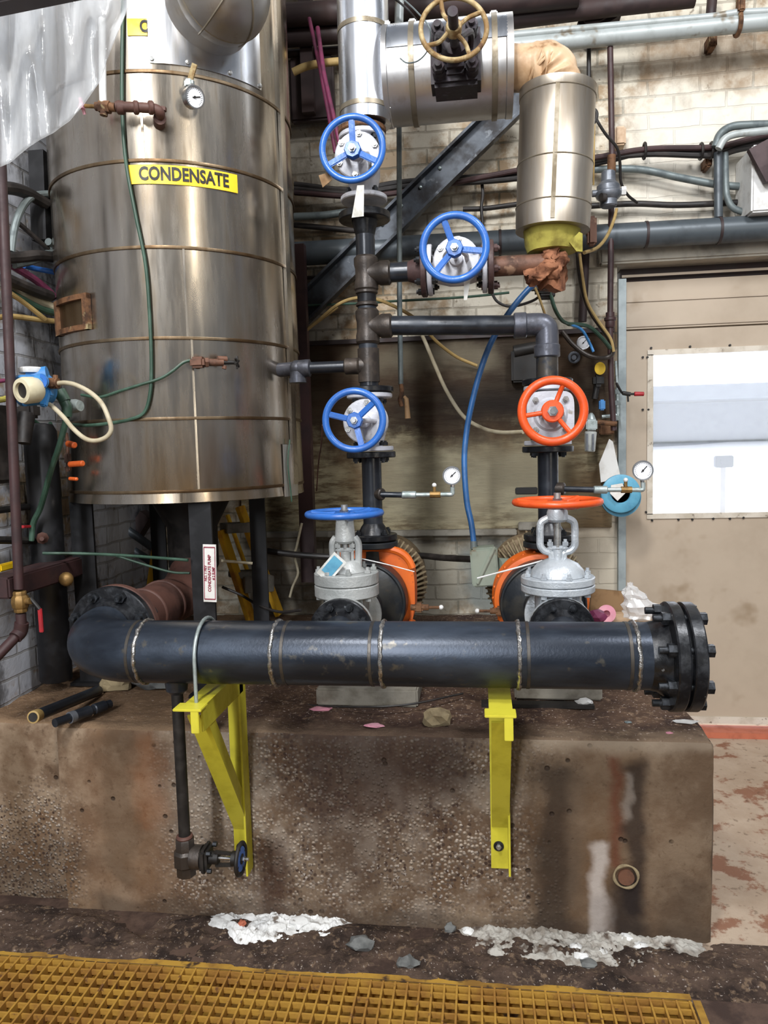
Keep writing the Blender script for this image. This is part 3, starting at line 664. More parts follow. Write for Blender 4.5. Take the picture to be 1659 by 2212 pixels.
# ---------------------------------------------------------------- risers, branches and valves
RY = 2.70
x1 = P(790, 560, RY).x; x2 = P(1182, 800, RY).x
def zy(py, px=790, y=RY): return P(px, py, y).z
rp = .0342
def tee(b, c, d=None, r=.043, h=.062):
    b.lathe(c - Z * h, Z, [(rp + .002, 0), (r, .008), (r, .03), (rp + .005, .045), (rp + .005, 2 * h - .045), (r, 2 * h - .03), (r, 2 * h - .008), (rp + .002, 2 * h)], 28)
    if d is not None: b.lathe(c, d, [(rp + .004, 0), (rp + .005, .045), (r, .052), (r, .084), (rp + .002, .09)], 28)
def bolts(parent, c, axis, R, n, r, h, m, phase=0.0, both=0.0, stud=.0):
    u, v, w = frame(axis)
    for i in range(n):
        a = phase + 2 * math.pi * i / n; q = V(c) + (u * math.cos(a) + v * math.sin(a)) * R
        b = B().hexa(q, q + w * h, r)
        b.cyl(q + w * h * .6, q + w * (h * 1.5 + stud), r * .55, n=8)
        if both: b.hexa(q - w * both, q - w * (both + h), r); b.cyl(q, q - w * both, r * .5, n=8)
        b.build('bolt', m, parent)
def flange(b, c, axis, R, th, n=32): b.lathe(V(c) - V(axis).normalized() * th / 2, axis, [(R - .003, 0), (R, .003), (R, th - .003), (R - .003, th)], n)
riser = thing('supply_riser', 'left black riser with three tees between the two blue-wheeled vertical valves', 'pipework', V(x1, RY, zy(975)))
zt = zy(486); zf = zy(462); z3 = zy(845)
B().cyl((x1, RY, z3), (x1, RY, zf), rp).build('pipe', M['pipe_black'], riser)
b = B()
zA, zB, zC = zy(592), zy(706), zy(790)
tee(b, V(x1, RY, zA), X); b.build('tee', M['fitting'], riser)
b = B(); tee(b, V(x1, RY, zB), X); b.build('tee', M['fitting'], riser)
b = B(); b.lathe(V(x1, RY, zC), -X, [(rp + .003, 0), (rp + .003, .03), (.03, .04), (.03, .085), (.022, .09)], 24); b.cyl((x1, RY, zC - .06), (x1, RY, zC + .06), rp + .005); b.build('tee', M['fitting'], riser)
b = B(); b.lathe((x1, RY, zy(645) - .03), Z, [(rp, 0), (rp + .006, .004), (rp + .006, .012), (rp, .016), (rp, .044), (rp + .006, .048), (rp + .006, .056), (rp, .06)], 24); b.build('coupling', M['fitting'], riser)
b = B(); flange(b, (x1, RY, zf - .012), Z, .092, .026); b.lathe((x1, RY, zf - .075), Z, [(rp, 0), (rp + .012, .05)], 24); b.build('flange', M['flange'], riser)
# stub to the tank
st = thing('tank_branch', 'short black branch pipe with grey elbow joining the left riser to the tank', 'pipework', V(P(650, 795, RY).x, RY, zC - .04))
xe = P(651, 795, RY).x
B().cyl((x1 - .09, RY, zC), (xe + .03, RY, zC), .0215).build('pipe', M['pipe_black'], st)
b = B().lathe((xe - .02, RY, zC), X, [(.024, 0), (.03, .012), (.032, .035), (.032, .052), (.022, .056)], 20); b.ball((xe - .015, RY, zC), .031, n=18); b.cyl((xe - .015, RY, zC), (xe - .015, RY, zC - .05), .028); b.cyl((xe - .015, RY, zC), (xe - .09, RY + .03, zC), .026)
b.cyl((xe - .015, RY, zC - .052), (xe - .015, RY, zC - .036), .032)
b.build('elbow', M['fit_grey'], st)
# orange riser: cross pipe, elbow, drop
dr = thing('cross_pipe', 'black cross pipe running right to a grey elbow above the orange-wheeled valve', 'pipework', V(x2, RY, zy(830, 1185)))
zB2 = P(1150, 702, RY).z
B().cyl((x1 + .085, RY, zB), (x2 - .06, RY, zB2), rp).build('pipe', M['pipe_black'], dr)
b = B(); b.tube([V(x2 - .10, RY, zB2), V(x2 - .03, RY, zB2), V(x2 - .008, RY, zB2 - .008), V(x2, RY, zB2 - .03), V(x2, RY, zB2 - .10)], rp + .006, 24)
b.cyl((x2 - .115, RY, zB2), (x2 - .07, RY, zB2), rp + .011, bev=.004); b.cyl((x2, RY, zB2 - .115), (x2, RY, zB2 - .07), rp + .011, bev=.004); b.build('elbow', M['fit_grey'], dr)
z4t = zy(838, 1185)
B().cyl((x2, RY, z4t), (x2, RY, zB2 - .1), rp + .004).build('pipe', M['heat'], dr)
# ---- hand wheel valve
def wheel(t, c, n_, R, r, spokes, m, hub=.028, hubh=.02, sw=.020, st_=.009, nut=.013, up=None, dish=.012, curve=0.0, nutm='chrome', name='handwheel'):
    u, v, w = frame(n_, up); c = V(c)
    b = B().torus(c, n_, R - r, r, 64, 12, up)
    b.lathe(c - w * (dish + hubh * .5), n_, [(hub * .8, -.006), (hub, 0), (hub, hubh), (hub * .9, hubh + .004)], 8 if curve == 0 else 24, up)
    for a in spokes:
        d = u * math.cos(a) + v * math.sin(a); s_ = w.cross(d)
        p0 = c - w * dish + d * hub * .8; p2 = c + d * (R - r * 1.6)
        if curve: b.tube([p0, (p0 + p2) / 2 + s_ * curve - w * .004, p2], sw * .5, 10)
        else: b.bar(p0, p2, sw, st_, w, .003)
    wh = b.build(name, m, t)
    if nut:
        b = B().hexa(c - w * (dish - hubh * .5), c - w * (dish - hubh * .5 - .011), nut); b.cyl(c - w * (dish - hubh * .5 - .011), c - w * (dish - hubh * .5 - .022), nut * .62, n=12)
        b.build('wheel_nut', M[nutm], wh)
    return wh
def gate_valve(name, label, c, ax, yw, R, r, spokes, wm, half=.105, bm_='valve_white', zoff=0.0, xoff=0.0, flr=.083, round_bonnet=True, **kw):
    c = V(c); t = thing(name, label, 'valve', c - Z * .1); A = Z if ax == 'Z' else X
    f = -Y; wc = V(c.x + xoff, yw, c.z + zoff)
    b = B().lathe(c - A * half, A, [(.04, 0), (.044, .02), (.052, .05), (.06, half * .75), (.06, half * 1.25), (.052, 2 * half - .05), (.044, 2 * half - .02), (.04, 2 * half)], 32)
    b.cyl(c, c + f * .085, .058, .064); b.build('body', M[bm_], t)
    for s_ in (-1, 1):
        b = B(); flange(b, c + A * s_ * (half - .009), A, flr, .017); fl = b.build('flange', M[bm_], t)
        bolts(fl, c + A * s_ * (half - .02), A * -s_, flr * .8, 4, .011, .012, M['bolt'], .785)
    bf = c + f * .092; b = B()
    if round_bonnet: b.lathe(bf, f, [(.076, 0), (.079, .003), (.079, .015), (.076, .018)], 32); b.lathe(bf + f * .018, f, [(.076, .004), (.078, .007), (.078, .016), (.074, .02), (.05, .024)], 32)
    else: b.prism([V(c.x + .079 * abs(math.cos(a)) ** .45 * (1 if math.cos(a) > 0 else -1), bf.y, c.z + .079 * abs(math.sin(a)) ** .45 * (1 if math.sin(a) > 0 else -1)) for a in [2 * math.pi * (i + .5) / 48 for i in range(48)]], f * .022); b.lathe(bf + f * .02, f, [(.06, 0), (.05, .012)], 28)
    bo = b.build('bonnet', M[bm_], t)
    bolts(bo, bf + f * (.038 if round_bonnet else .022), f, .066 if round_bonnet else .071, 6 if round_bonnet else 4, .0105, .009, M['bolt_silver'], .4 if round_bonnet else .785)
    b = B()
    yb = bf.y - .04; ye = yw + .035
    for s_ in (-1, 1):
        q0 = V(c.x + s_ * .036, yb, c.z); q1 = V(c.x + xoff * .6 + s_ * .034, (yb + ye) / 2, c.z + zoff * .6); q2 = V(wc.x + s_ * .018, ye, wc.z); b.tube([q0, q1, q2], .008, 8)
    b.cyl(V(wc.x, ye + .012, wc.z), V(wc.x, ye - .014, wc.z), .022); b.lathe(V(c.x, yb + .012, c.z), f, [(.026, 0), (.022, .03), (.014, .034)], 20); b.build('yoke', M[bm_], t)
    B().cyl(V(c.x, yb, c.z), V(wc.x, yw + .01, wc.z), .0085, n=12).build('stem', M['chrome'], t)
    wheel(t, wc, f, R, r, spokes, M[wm], **kw)
    return t, wc
def px_at(px, py, y): return P(px, py, y)
rad = math.radians
c1 = V(x1, RY, (zf + zy(278, 785)) / 2 + .01)
w1 = P(761, 321, 2.42)
t1, _ = gate_valve('wheel_valve', 'topmost blue-wheeled valve, directly below the vertical aluminium-jacketed pipe', c1, 'Z', 2.42, .108, .0108, [rad(90), rad(210), rad(330)], 'blue', .115, zoff=w1.z - c1.z, xoff=w1.x - c1.x)
p = P(779, 400, 2.40); q = P(771, 468, 2.42)
B().prism([p + V(-.011, 0, 0), p + V(.011, 0, 0), q + V(.022, 0, 0), q + V(-.017, 0, -.002)], V(0, .0012, 0)).build('paper_tag', M['tag'], t1)
p = P(703, 388, 2.45); B().prism([p + V(-.022, 0, .015), p + V(.012, 0, .022), p + V(.022, 0, -.002), p + V(-.01, 0, -.024)], V(0, .002, 0)).build('card_tag', M['card'], t1)
c2 = V(P(988, 590, RY).x, RY, zA); w2 = P(981, 531, 2.36)
t2, _ = gate_valve('wheel_valve', 'blue-wheeled valve lying in the horizontal branch between two dark flanges', c2, 'X', 2.38, .110, .0118, [rad(110), rad(-10), rad(230)], 'blue', .105, zoff=w2.z - c2.z, xoff=w2.x - c2.x, flr=.088)
p = P(1010, 597, 2.40); q = P(1006, 648, 2.42); B().prism([p + V(-.011, 0, 0), p + V(.011, 0, 0), q + V(.004, 0, 0), q + V(-.006, 0, 0)], V(0, .001, 0)).build('paper_tag', M['tag'], t2)
c3 = V(x1, RY, zy(913)); w3 = P(765, 908, 2.44)
t3, _ = gate_valve('wheel_valve', 'lowest of the vertical blue-wheeled valves, above the pressure gauge branch', c3, 'Z', 2.44, .108, .0118, [rad(40), rad(165), rad(285)], 'blue', .105, zoff=w3.z - c3.z, xoff=w3.x - c3.x)
c4 = V(x2, RY, zy(898, 1182)); w4 = P(1194, 888, 2.44)
t4, _ = gate_valve('wheel_valve', 'upright valve with a vertical orange handwheel on the right riser', c4, 'Z', 2.44, .112, .0142, [rad(68), rad(188), rad(308)], 'orange', .105, zoff=w4.z - c4.z, xoff=w4.x - c4.x, round_bonnet=False, hub=.036, hubh=.012, sw=.016, nut=.017, curve=.0001)
# horizontal branch flanges and pipes round the second valve
br = thing('valve_branch', 'short black branch pipe with bolted dark flange left of the horizontal blue-wheeled valve', 'pipework', V(c2.x - .15, RY, zA - .09))
B().cyl((x1 + .085, RY, zA), (c2.x - .12, RY, zA), rp).build('pipe', M['pipe_black'], br)
b = B(); flange(b, (c2.x - .117, RY, zA), X, .092, .02); b.lathe((c2.x - .175, RY, zA), X, [(rp, 0), (rp + .018, .05)], 24); fl = b.build('flange', M['flange_rust'], br); bolts(fl, (c2.x - .127, RY, zA), -X, .072, 6, .012, .014, M['bolt'], .3, .03)
br = thing('rusty_branch', 'rusty branch pipe with brown flange right of the horizontal blue-wheeled valve', 'pipework', V(c2.x + .2, RY, zA - .09))
xi = P(1186, 560, RY).x
B().cyl((c2.x + .12, RY, zA), (xi, RY, zA), rp).build('pipe', M['pipe_rust'], br)
b = B(); flange(b, (c2.x + .117, RY, zA), X, .092, .02); fl = b.build('flange', M['flange_rust'], br); bolts(fl, (c2.x + .127, RY, zA), X, .072, 6, .012, .014, M['flange_rust'], .3, .03)
# lower drops down to the pumps
for (xx, px, lab, zt_) in ((x1, 795, 'left lower riser dropping from the lowest blue-wheeled valve to the left pump', c3.z - .105), (x2, 1182, 'right lower riser dropping from the orange-wheeled valve to the right pump', c4.z - .105)):
    zb_ = P(px, 1168, 2.68).z
    t = thing('discharge_riser', lab, 'pipework', V(xx, RY, zb_))
    B().cyl((xx, RY, zb_ + .02), (xx, RY, zt_ - .02), rp + .002).build('pipe', M['pipe_black'], t)
    b = B(); flange(b, (xx, RY, zt_ - .013), Z, .09, .022); fl = b.build('flange', M['flange'], t); bolts(fl, (xx, RY, zt_ - .024), -Z, .07, 4, .011, .012, M['bolt'], .785)
    b = B(); flange(b, (xx, RY, zb_ + .012), Z, .088, .022); b.lathe((xx, RY, zb_ + .02), Z, [(.06, 0), (.045, .03), (rp, .045)], 24); fl = b.build('flange', M['flange'], t); bolts(fl, (xx, RY, zb_ + .024), Z, .068, 4, .011, .012, M['bolt'], .785)
b = B(); flange(b, (x1, RY, c3.z + .118), Z, .088, .02); b.build('flange', M['flange'], riser)
b = B(); flange(b, (x2, RY, c4.z + .118), Z, .088, .02); b.build('flange', M['flange'], dr)
# gauge branches
def gauge_branch(label, xx, pts, gpx, gr, glabel, y, na):
    z = P(pts[0][0], pts[0][1], y).z
    t = thing('gauge_branch', label, 'pipework', V(xx, y, z))
    g = lambda px, py: P(px, py, y)
    a = g(*pts[0]); bb = g(*pts[1]); c_ = g(*pts[2]); d = g(*pts[3]); e = g(*pts[4])
    B().cyl(V(xx, RY, a.z), V(a.x + .02, y, a.z), .022, bev=.004).build('weld_outlet', M['fitting'], t)
    B().cyl(a, bb, .0105, n=14).build('nipple', M['pipe_black'], t)
    B().cyl(bb, c_, .014, n=14, bev=.003).build('coupling', M['galv'], t)
    b = B().cyl(c_, d, .008, n=12); b.tube([d, V(e.x - .004, y, d.z), V(e.x, y, d.z + .006), e], .0085, 10); b.build('tubing', M['galv'], t)
    b = B().cyl(c_ + (d - c_) * .45, c_ + (d - c_) * .8, .0115, n=8); mid = c_ + (d - c_) * .6; b.cyl(mid, mid + Z * .03, .006, n=10); b.build('needle_valve', M['brass'], t)
    B().ball(mid + Z * .034, .0085, n=12).build('knob', M['white'], t)
    gc = g(*gpx)
    def stem(tt): B().cyl(V(e.x, y + .008, e.z), V(gc.x, y + .008, gc.z - gr * .9), .007, n=10).build('connector', M['chrome'], tt)
    gauge('pressure_gauge', glabel, gc, V(-.08, -1, .0), gr, na, None, stem)
gauge_branch('thin gauge branch pipe off the left lower riser', x1, [(815, 1068), (868, 1069), (899, 1069), (965, 1068), (977, 1052)], (977, 1027), .0315, 'round pressure gauge beside the blue hose at the middle of the board', RY - .03, .75)
gauge_branch('gauge branch pipe off the right lower riser, reaching past the blue bucket lid', x2, [(1208, 1056), (1282, 1058), (1312, 1058), (1378, 1058), (1389, 1042)], (1388, 1016), .033, 'round pressure gauge in front of the beige door at the right', RY - .02, .85)
# ---------------------------------------------------------------- jacketed lines at the top
t = thing('jacketed_pipe', 'vertical aluminium-jacketed pipe with two strap bands above the topmost blue-wheeled valve', 'insulated pipe', V(x1, RY, zy(262, 785)))
xv = P(786, 120, RY).x; zv = P(786, 258, RY - .05).z; Rv = .0895
b = B().lathe((xv, RY, zv), Z, [(Rv - .015, 0.0), (Rv, 0), (Rv, 1.2)], 64); b.v; b.build('jacket', M['alu'], t)
for py in (39, 216):
    z = P(786, py, RY - Rv).z; sb = B().lathe((xv, RY, z - .009), Z, [(Rv - .001, 0), (Rv + .002, .001), (Rv + .002, .017), (Rv - .001, .018)], 64).build('strap', M['strap'], t)
    B().box((xv + Rv * .985, RY - .03, z), (.02, .03, .022), None, .004).build('buckle', M['chrome'], sb)
B().cyl((xv, RY, zv + .02), (x1, RY, c1.z + .13), .04).build('pipe', M['pipe_rust'], t)
b = B(); flange(b, (x1, RY, c1.z + .127), Z, .085, .02); b.build('flange', M['rust'], t)
# horizontal jacketed valve with rusted wheel
yj = 2.74; a = P(834, 167, yj); e = P(1106, 152, yj); Rj = .158
a.z = (a.z + e.z) / 2 + .004; e = V(e.x, yj, a.z)
j = thing('jacketed_valve', 'fat horizontal aluminium-jacketed valve with sooty bonnet and rusted cream handwheel', 'valve', (a + e) / 2 - Z * Rj)
b = B().lathe(a, X, [(Rj - .02, -.002), (Rj, 0), (Rj + .004, .001), (Rj + .004, .018), (Rj, .02), (Rj, (e - a).length - .025), (Rj + .003, (e - a).length - .022), (Rj + .003, (e - a).length), (.05, (e - a).length + .001)], 72); b.build('jacket', M['alu_worn'], j)
# upper half sheet: brighter overlap
b = B(); L_ = (e - a).length
b.grid(lambda u, v: V(a.x + .02 + (L_ - .04) * u, yj - (Rj + .003) * math.cos(rad(8 + 150 * v)), a.z + (Rj + .003) * math.sin(rad(8 + 150 * v))), 6, 30); b.build('upper_jacket', M['alu'], j)
for px in (888, 1070):
    xx = P(px, 160, yj - Rj).x
    sb = B().lathe((xx - .01, yj, a.z), X, [(Rj, 0), (Rj + .0055, .001), (Rj + .0055, .019), (Rj, .02)], 72).build('strap', M['strap'], j)
    B().box((xx, yj - .05, a.z + Rj * .965), (.026, .03, .014), None, .004).build('buckle', M['white'], sb)
# bonnet block
y0 = yj - Rj - .02; bc = P(984, 123, y0); hw = (P(1038, 120, y0) - P(930, 120, y0)).length / 2; hh = abs(P(984, 58, y0).z - P(984, 190, y0).z) / 2
bn = B().box(bc + V(0, .05, 0), (hw * 2, .14, hh * 2), None, .012); bn.cyl(bc + V(0, 0, 0), bc + V(-.0, -.09, .005), .05, .042, 24); bn.box(bc + V(0, -.02, 0), (hw * 1.05, .05, hh * 1.4), None, .015); bonnet = bn.build('bonnet', M['bonnet'], j)
for (dx, dz) in ((-1, 1), (1, 1), (-1, -1), (1, -1)):
    q = bc + V(dx * hw * .66, -.02, dz * hh * .62); b = B().cyl(q, q + V(0, -.035, 0), .021, n=12); b.hexa(q + V(0, -.035, 0), q + V(0, -.06, 0), .02); b.cyl(q + V(0, -.06, 0), q + V(0, -.078, 0), .011, n=10); b.build('bolt', M['bonnet'], bonnet)
yw = 2.30; wc = P(980, 62, yw)
B().tube([bc + V(0, -.08, .0), wc + V(0, .06, 0), wc + V(0, .01, 0), wc + V(0, -.09, 0)], .015, 14, False).build('stem', M['bonnet'], j)
wh = wheel(j, wc, V(.10, -1, .16), .104, .0075, [rad(30), rad(112), rad(212), rad(298)], M['wheel_old'], hub=.024, hubh=.026, sw=.013, nut=0, curve=.008, dish=.0)
b = B()
for s_ in (-1, 1): b.tube([bc + V(s_ * .05, -.05, 0), bc + V(s_ * .05, -.12, .01), wc + V(s_ * .016, .05, 0)], .011, 8)
b.build('yoke', M['bonnet'], j)
q = P(1099, 45, yj - .05); B().box(q + V(0, 0, -.01), (.03, .02, .03), None, .006).build('corner_clip', M['wheel_old'], j)
solo(B().tube([P(862, -10, 2.5), P(900, 25, 2.5), P(928, 62, 2.5), P(925, 105, 2.53), P(905, 130, 2.56), P(880, 136, 2.565), P(864, 126, 2.57)], .0025, 6), 'tie_wire', M['conduit'], 'thin loose wire looping down across the fat jacketed valve', 'wire')
# wrapped elbow and the upright jacketed vessel
t = thing('wrapped_elbow', 'beige canvas-wrapped pipe elbow between the fat jacketed valve and the upright jacketed cylinder', 'insulated pipe', P(1180, 190, yj))
q0 = P(1100, 148, yj); q1 = P(1150, 146, yj); q3 = P(1214, 205, yj); q2 = V(q3.x - .012, yj, q1.z - .02)
b = B().tube([q0, q1, V((q1.x + q3.x) / 2 + .01, yj, q1.z - .002), V(q3.x - .012, yj, q1.z - .05), q3 + V(0, 0, .0), q3 - Z * .05], .074, 40, True, 10)
ctr = V(q1.x, yj, q3.z - .02)
for i, p in enumerate(b.v):
    rg = i // 40; d_ = p - ctr; wgt = max(0.0, 1 - d_.length / .22) if 8 < rg < 34 else 0
    p += V(0, 1, 0) * (.022 * math.sin(rg * 1.05 + noise.noise(p * 9) * 2.5) * wgt) + d_.normalized() * (.012 * math.sin(rg * 1.05) * wgt + .006 * noise.noise(V(p.x * 22, p.y * 8, p.z * 22)))
b.build('canvas_wrap', M['elbow'], t, 60)
b = B()
for f in (.25, .5, .74):
    cc = q1 + V(.06 * f, 0, -.02 * f); an = rad(78 - 62 * f)
    b.torus(V(q1.x + .05 * f, yj, q1.z - .01 * f), V(math.sin(an), 0, -math.cos(an) * .8), .0745, .0045, 40, 6)
b.build('tape', M['elbow'], t)
t = thing('jacketed_vessel', 'upright cylinder in dirty metal jacketing ending in torn yellow insulation', 'insulated pipe', P(1192, 500, RY))
ct = P(1205, 196, yj); cb = P(1193, 500, yj); ax = (ct - cb); Lv = ax.length; Rc = .1285
b = B().lathe(cb, ax, [(Rc - .02, .0), (Rc - .001, 0), (Rc + .001, Lv * .16), (Rc - .001, Lv * .17), (Rc + .001, Lv * .46), (Rc - .001, Lv * .47), (Rc, Lv * .93), (Rc + .003, Lv * .94), (Rc + .003, Lv), (.05, Lv + .012)], 64); b.build('jacket', M['alu_dirty'], t)
b = B()
for f in (.165, .465, .935): b.torus(cb + ax * f, ax, Rc, .0028, 64, 6)
b.bar(cb + V(-.012, -Rc - .0005, .01), ct + V(-.012, -Rc - .0005, -.01), .014, .002, Y); b.build('lap_seam', M['strap'], t)
yi = P(1198, 530, yj); b = B().lathe(cb - Z * .075, Z, [(.05, 0), (.085, .004), (.092, .03), (.098, .08)], 36)
for p in b.v: p += V(noise.noise(p * 20), noise.noise(p * 20 + V(5, 0, 0)), 0) * .006
b.build('foam', M['insul'], t)
fl = P(1248, 522, yj - .09); B().prism([fl + V(-.028, 0, .0), fl + V(.006, .01, .035), fl + V(.018, .015, .03), fl + V(.018, .015, -.03), fl + V(-.004, .005, -.03)], V(0, .012, 0)).build('torn_flap', M['insul'], t)
B().cyl(cb - Z * .2, cb + Z * .02, .036).build('pipe', M['pipe_rust'], t)
b = B()
b.lathe(cb - Z * .14, Z, [(.045, -.06), (.052, -.03), (.042, .0), (.040, .07)], 22)
b.tube([P(1196, 545, yj - .03), P(1190, 566, yj - .05), P(1172, 586, yj - .06), P(1138, 602, yj - .06)], (.036, .026), 26, True, 12)
b.tube([P(1205, 550, yj - .03), P(1206, 572, yj - .05), P(1196, 592, yj - .05), P(1180, 604, yj - .05)], (.03, .014), 22, True, 10)
for p in b.v: p += V(noise.noise(p * 26), noise.noise(p * 26 + V(7, 0, 0)), noise.noise(p * 26 + V(0, 7, 0))) * .018 + V(noise.noise(p * 70), noise.noise(p * 70 + V(7, 0, 0)), noise.noise(p * 70 + V(0, 7, 0))) * .010
b.build('fibre_wrap', M['fibre'], t, 60)
# ---------------------------------------------------------------- suction header
HY = 1.96; HZ = .940; HR = .0875
hx0 = P(300, 1405, HY).x; hx1 = P(1412, 1420, HY).x
hd = thing('suction_header', 'large black horizontal header pipe with silvery weld rings across the front of the pedestal', 'pipe', V(-.3, HY, HZ - HR))
B().cyl((hx0, HY, HZ), (hx1 - .015, HY, HZ), HR, n=64).build('pipe', M['pipe_header'], hd)
b = B(); re = .205
pts = []
for i in range(15):
    a = i / 14 * math.pi / 2; pts.append(V(hx0 - re * math.sin(a), HY + re - re * math.cos(a), HZ))
pts.append(pts[-1] + V(0, .03, 0)); b.tube([V(hx0 + .02, HY, HZ)] + pts, HR, 48, False); b.build('elbow', M['pipe_header'], hd)
def weld(x):
    b = B(); b.torus((x, HY, HZ), X, HR + .0005, .0058, 90, 8, wob=.12)
    for p in b.v: p += V(noise.noise(p * 60), 0, 0) * .003
    b.build('weld_ring', M['weld'], hd)
for px in (300, 590, 824, 1121, 1378): weld(P(px, 1410, HY - HR * .6).x)
for px in (282, 612, 800, 1140, 1360): B().lathe((P(px, 1410, HY - HR * .6).x - .005, HY, HZ), X, [(HR - .002, 0), (HR + .0012, .002), (HR + .0012, .010), (HR - .002, .012)], 64).build('heat_ring', M['heat'], hd)
# blind flange pair at the right end
xf = P(1440, 1425, HY).x; bl = hd
b = B().lathe((xf - .05, HY, HZ), X, [(HR, 0), (HR + .004, .02), (HR + .018, .042), (.138, .046), (.141, .05), (.141, .073), (.138, .077)], 64); f1 = b.build('weld_neck_flange', M['flange'], bl)
b = B().lathe((xf + .029, HY, HZ), X, [(.120, 0), (.120, .004), (.137, .006), (.140, .009), (.140, .034), (.136, .038)], 64); f2 = b.build('blind_flange', M['flange'], bl)
for i in range(8):
    a = math.pi / 8 + i * math.pi / 4; q = V(xf, HY + .119 * math.cos(a), HZ + .119 * math.sin(a))
    b = B().cyl(q - X * .045, q + X * .082, .0095, n=12); b.hexa(q - X * .004, q - X * .024, .0175); b.hexa(q + X * .066, q + X * .084, .0165); b.build('bolt', M['bolt'], f1)
# rear flange pair behind the elbow and primed pipe going back to the tank
ec = pts[-1]
b = B().lathe(ec - Y * .01, Y, [(HR + .004, -.03), (HR + .02, 0), (.138, .004), (.141, .008), (.141, .03), (.138, .034)], 56); f3 = b.build('elbow_flange', M['flange'], hd)
for i in range(8):
    a = math.pi / 8 + i * math.pi / 4; q = V(ec.x + .119 * math.cos(a), ec.y, HZ + .119 * math.sin(a)); b = B().hexa(q - Y * .024, q - Y * .004, .0175); b.cyl(q - Y * .042, q + Y * .08, .0095, n=12); b.hexa(q + Y * .05, q + Y * .07, .0175); b.build('bolt', M['bolt'], f3)
t = thing('tank_outlet_pipe', 'red oxide primed outlet pipe running back from the header elbow to below the tank', 'pipe', V(ec.x, 2.6, HZ - HR))
b = B().lathe(ec + Y * .026, Y, [(.138, 0), (.141, .004), (.141, .026), (.12, .03), (HR + .01, .06), (HR, .08)], 56); b.build('flange', M['primer'], t)
b = B().tube([ec + Y * .1, V(ec.x, 2.6, HZ), V(ec.x + .01, 2.74, HZ + .01), V(ec.x + .02, 2.85, HZ + .1), V(ec.x + .02, 2.87, HZ + .2)], HR, 40); b.build('pipe', M['primer'], t)
for yy in (2.42, 2.58): B().torus((ec.x, yy, HZ), Y, HR, .006, 48, 8).build('weld_ring', M['primer'], t)
# drain drop with a small gate valve
xd = P(388, 1600, HY).x
dz0 = P(394, 1808, HY).z
d = thing('drain_line', 'thin black drain pipe hanging from the left of the header down to a small valve', 'pipe', V(xd, HY, dz0))
B().cyl((xd, HY, dz0), (xd, HY, HZ - HR - .03), .0167, n=20).build('pipe', M['dark'], d)
B().lathe((xd, HY, HZ - HR - .035), Z, [(.0167, 0), (.03, .012), (.034, .05)], 24).build('weld_outlet', M['pipe_black'], d)
v = thing('drain_gate_valve', 'small black forged valve with blue-centred wheel at the foot of the drain pipe', 'valve', P(404, 1890, HY))
zc = P(405, 1850, HY).z
b = B().lathe((xd, HY, zc - .056), Z, [(.026, 0), (.029, .004), (.029, .028), (.035, .034), (.035, .07), (.028, .078), (.028, .108), (.025, .112)], 8); b.cyl((xd + .02, HY, zc), (xd + .05, HY, zc), .034, n=20); b.build('body', M['fitting'], v)
B().torus((xd, HY, zc + .06), Z, .0185, .006, 24, 8).build('thread_tape', M['primer'], v)
xb = xd + .05
b = B().box((xb + .012, HY, zc), (.024, .07, .07), None, .008); b.cyl((xb + .024, HY, zc), (xb + .05, HY, zc), .018)
for s_ in (-1, 1): b.bar((xb + .04, HY - .004, zc + s_ * .02), (xb + .095, HY - .004, zc + s_ * .016), .012, .009, Z, .002)
b.cyl((xb + .09, HY, zc), (xb + .104, HY, zc), .021); b.build('bonnet', M['dark'], v)
for s_ in (-1, 1):
    for s2 in (-1, 1): q = V(xb + .024, HY + s_ * .026, zc + s2 * .026); B().hexa(q, q + X * .012, .007).build('bolt', M['bolt'], v)
B().cyl((xb + .03, HY, zc), (xb + .128, HY, zc), .006, n=12).build('stem', M['chrome'], v)
wx = xb + .115
wheel(v, (wx, HY, zc), X, .049, .006, [0.3, 1.87, 3.44, 5.0], M['dark'], hub=.016, hubh=.010, sw=.009, nut=.008, dish=.004)
B().lathe((wx, HY, zc), X, [(.034, 0), (.034, .0025), (.018, .003)], 28).build('maker_plate', M['blue'], v)
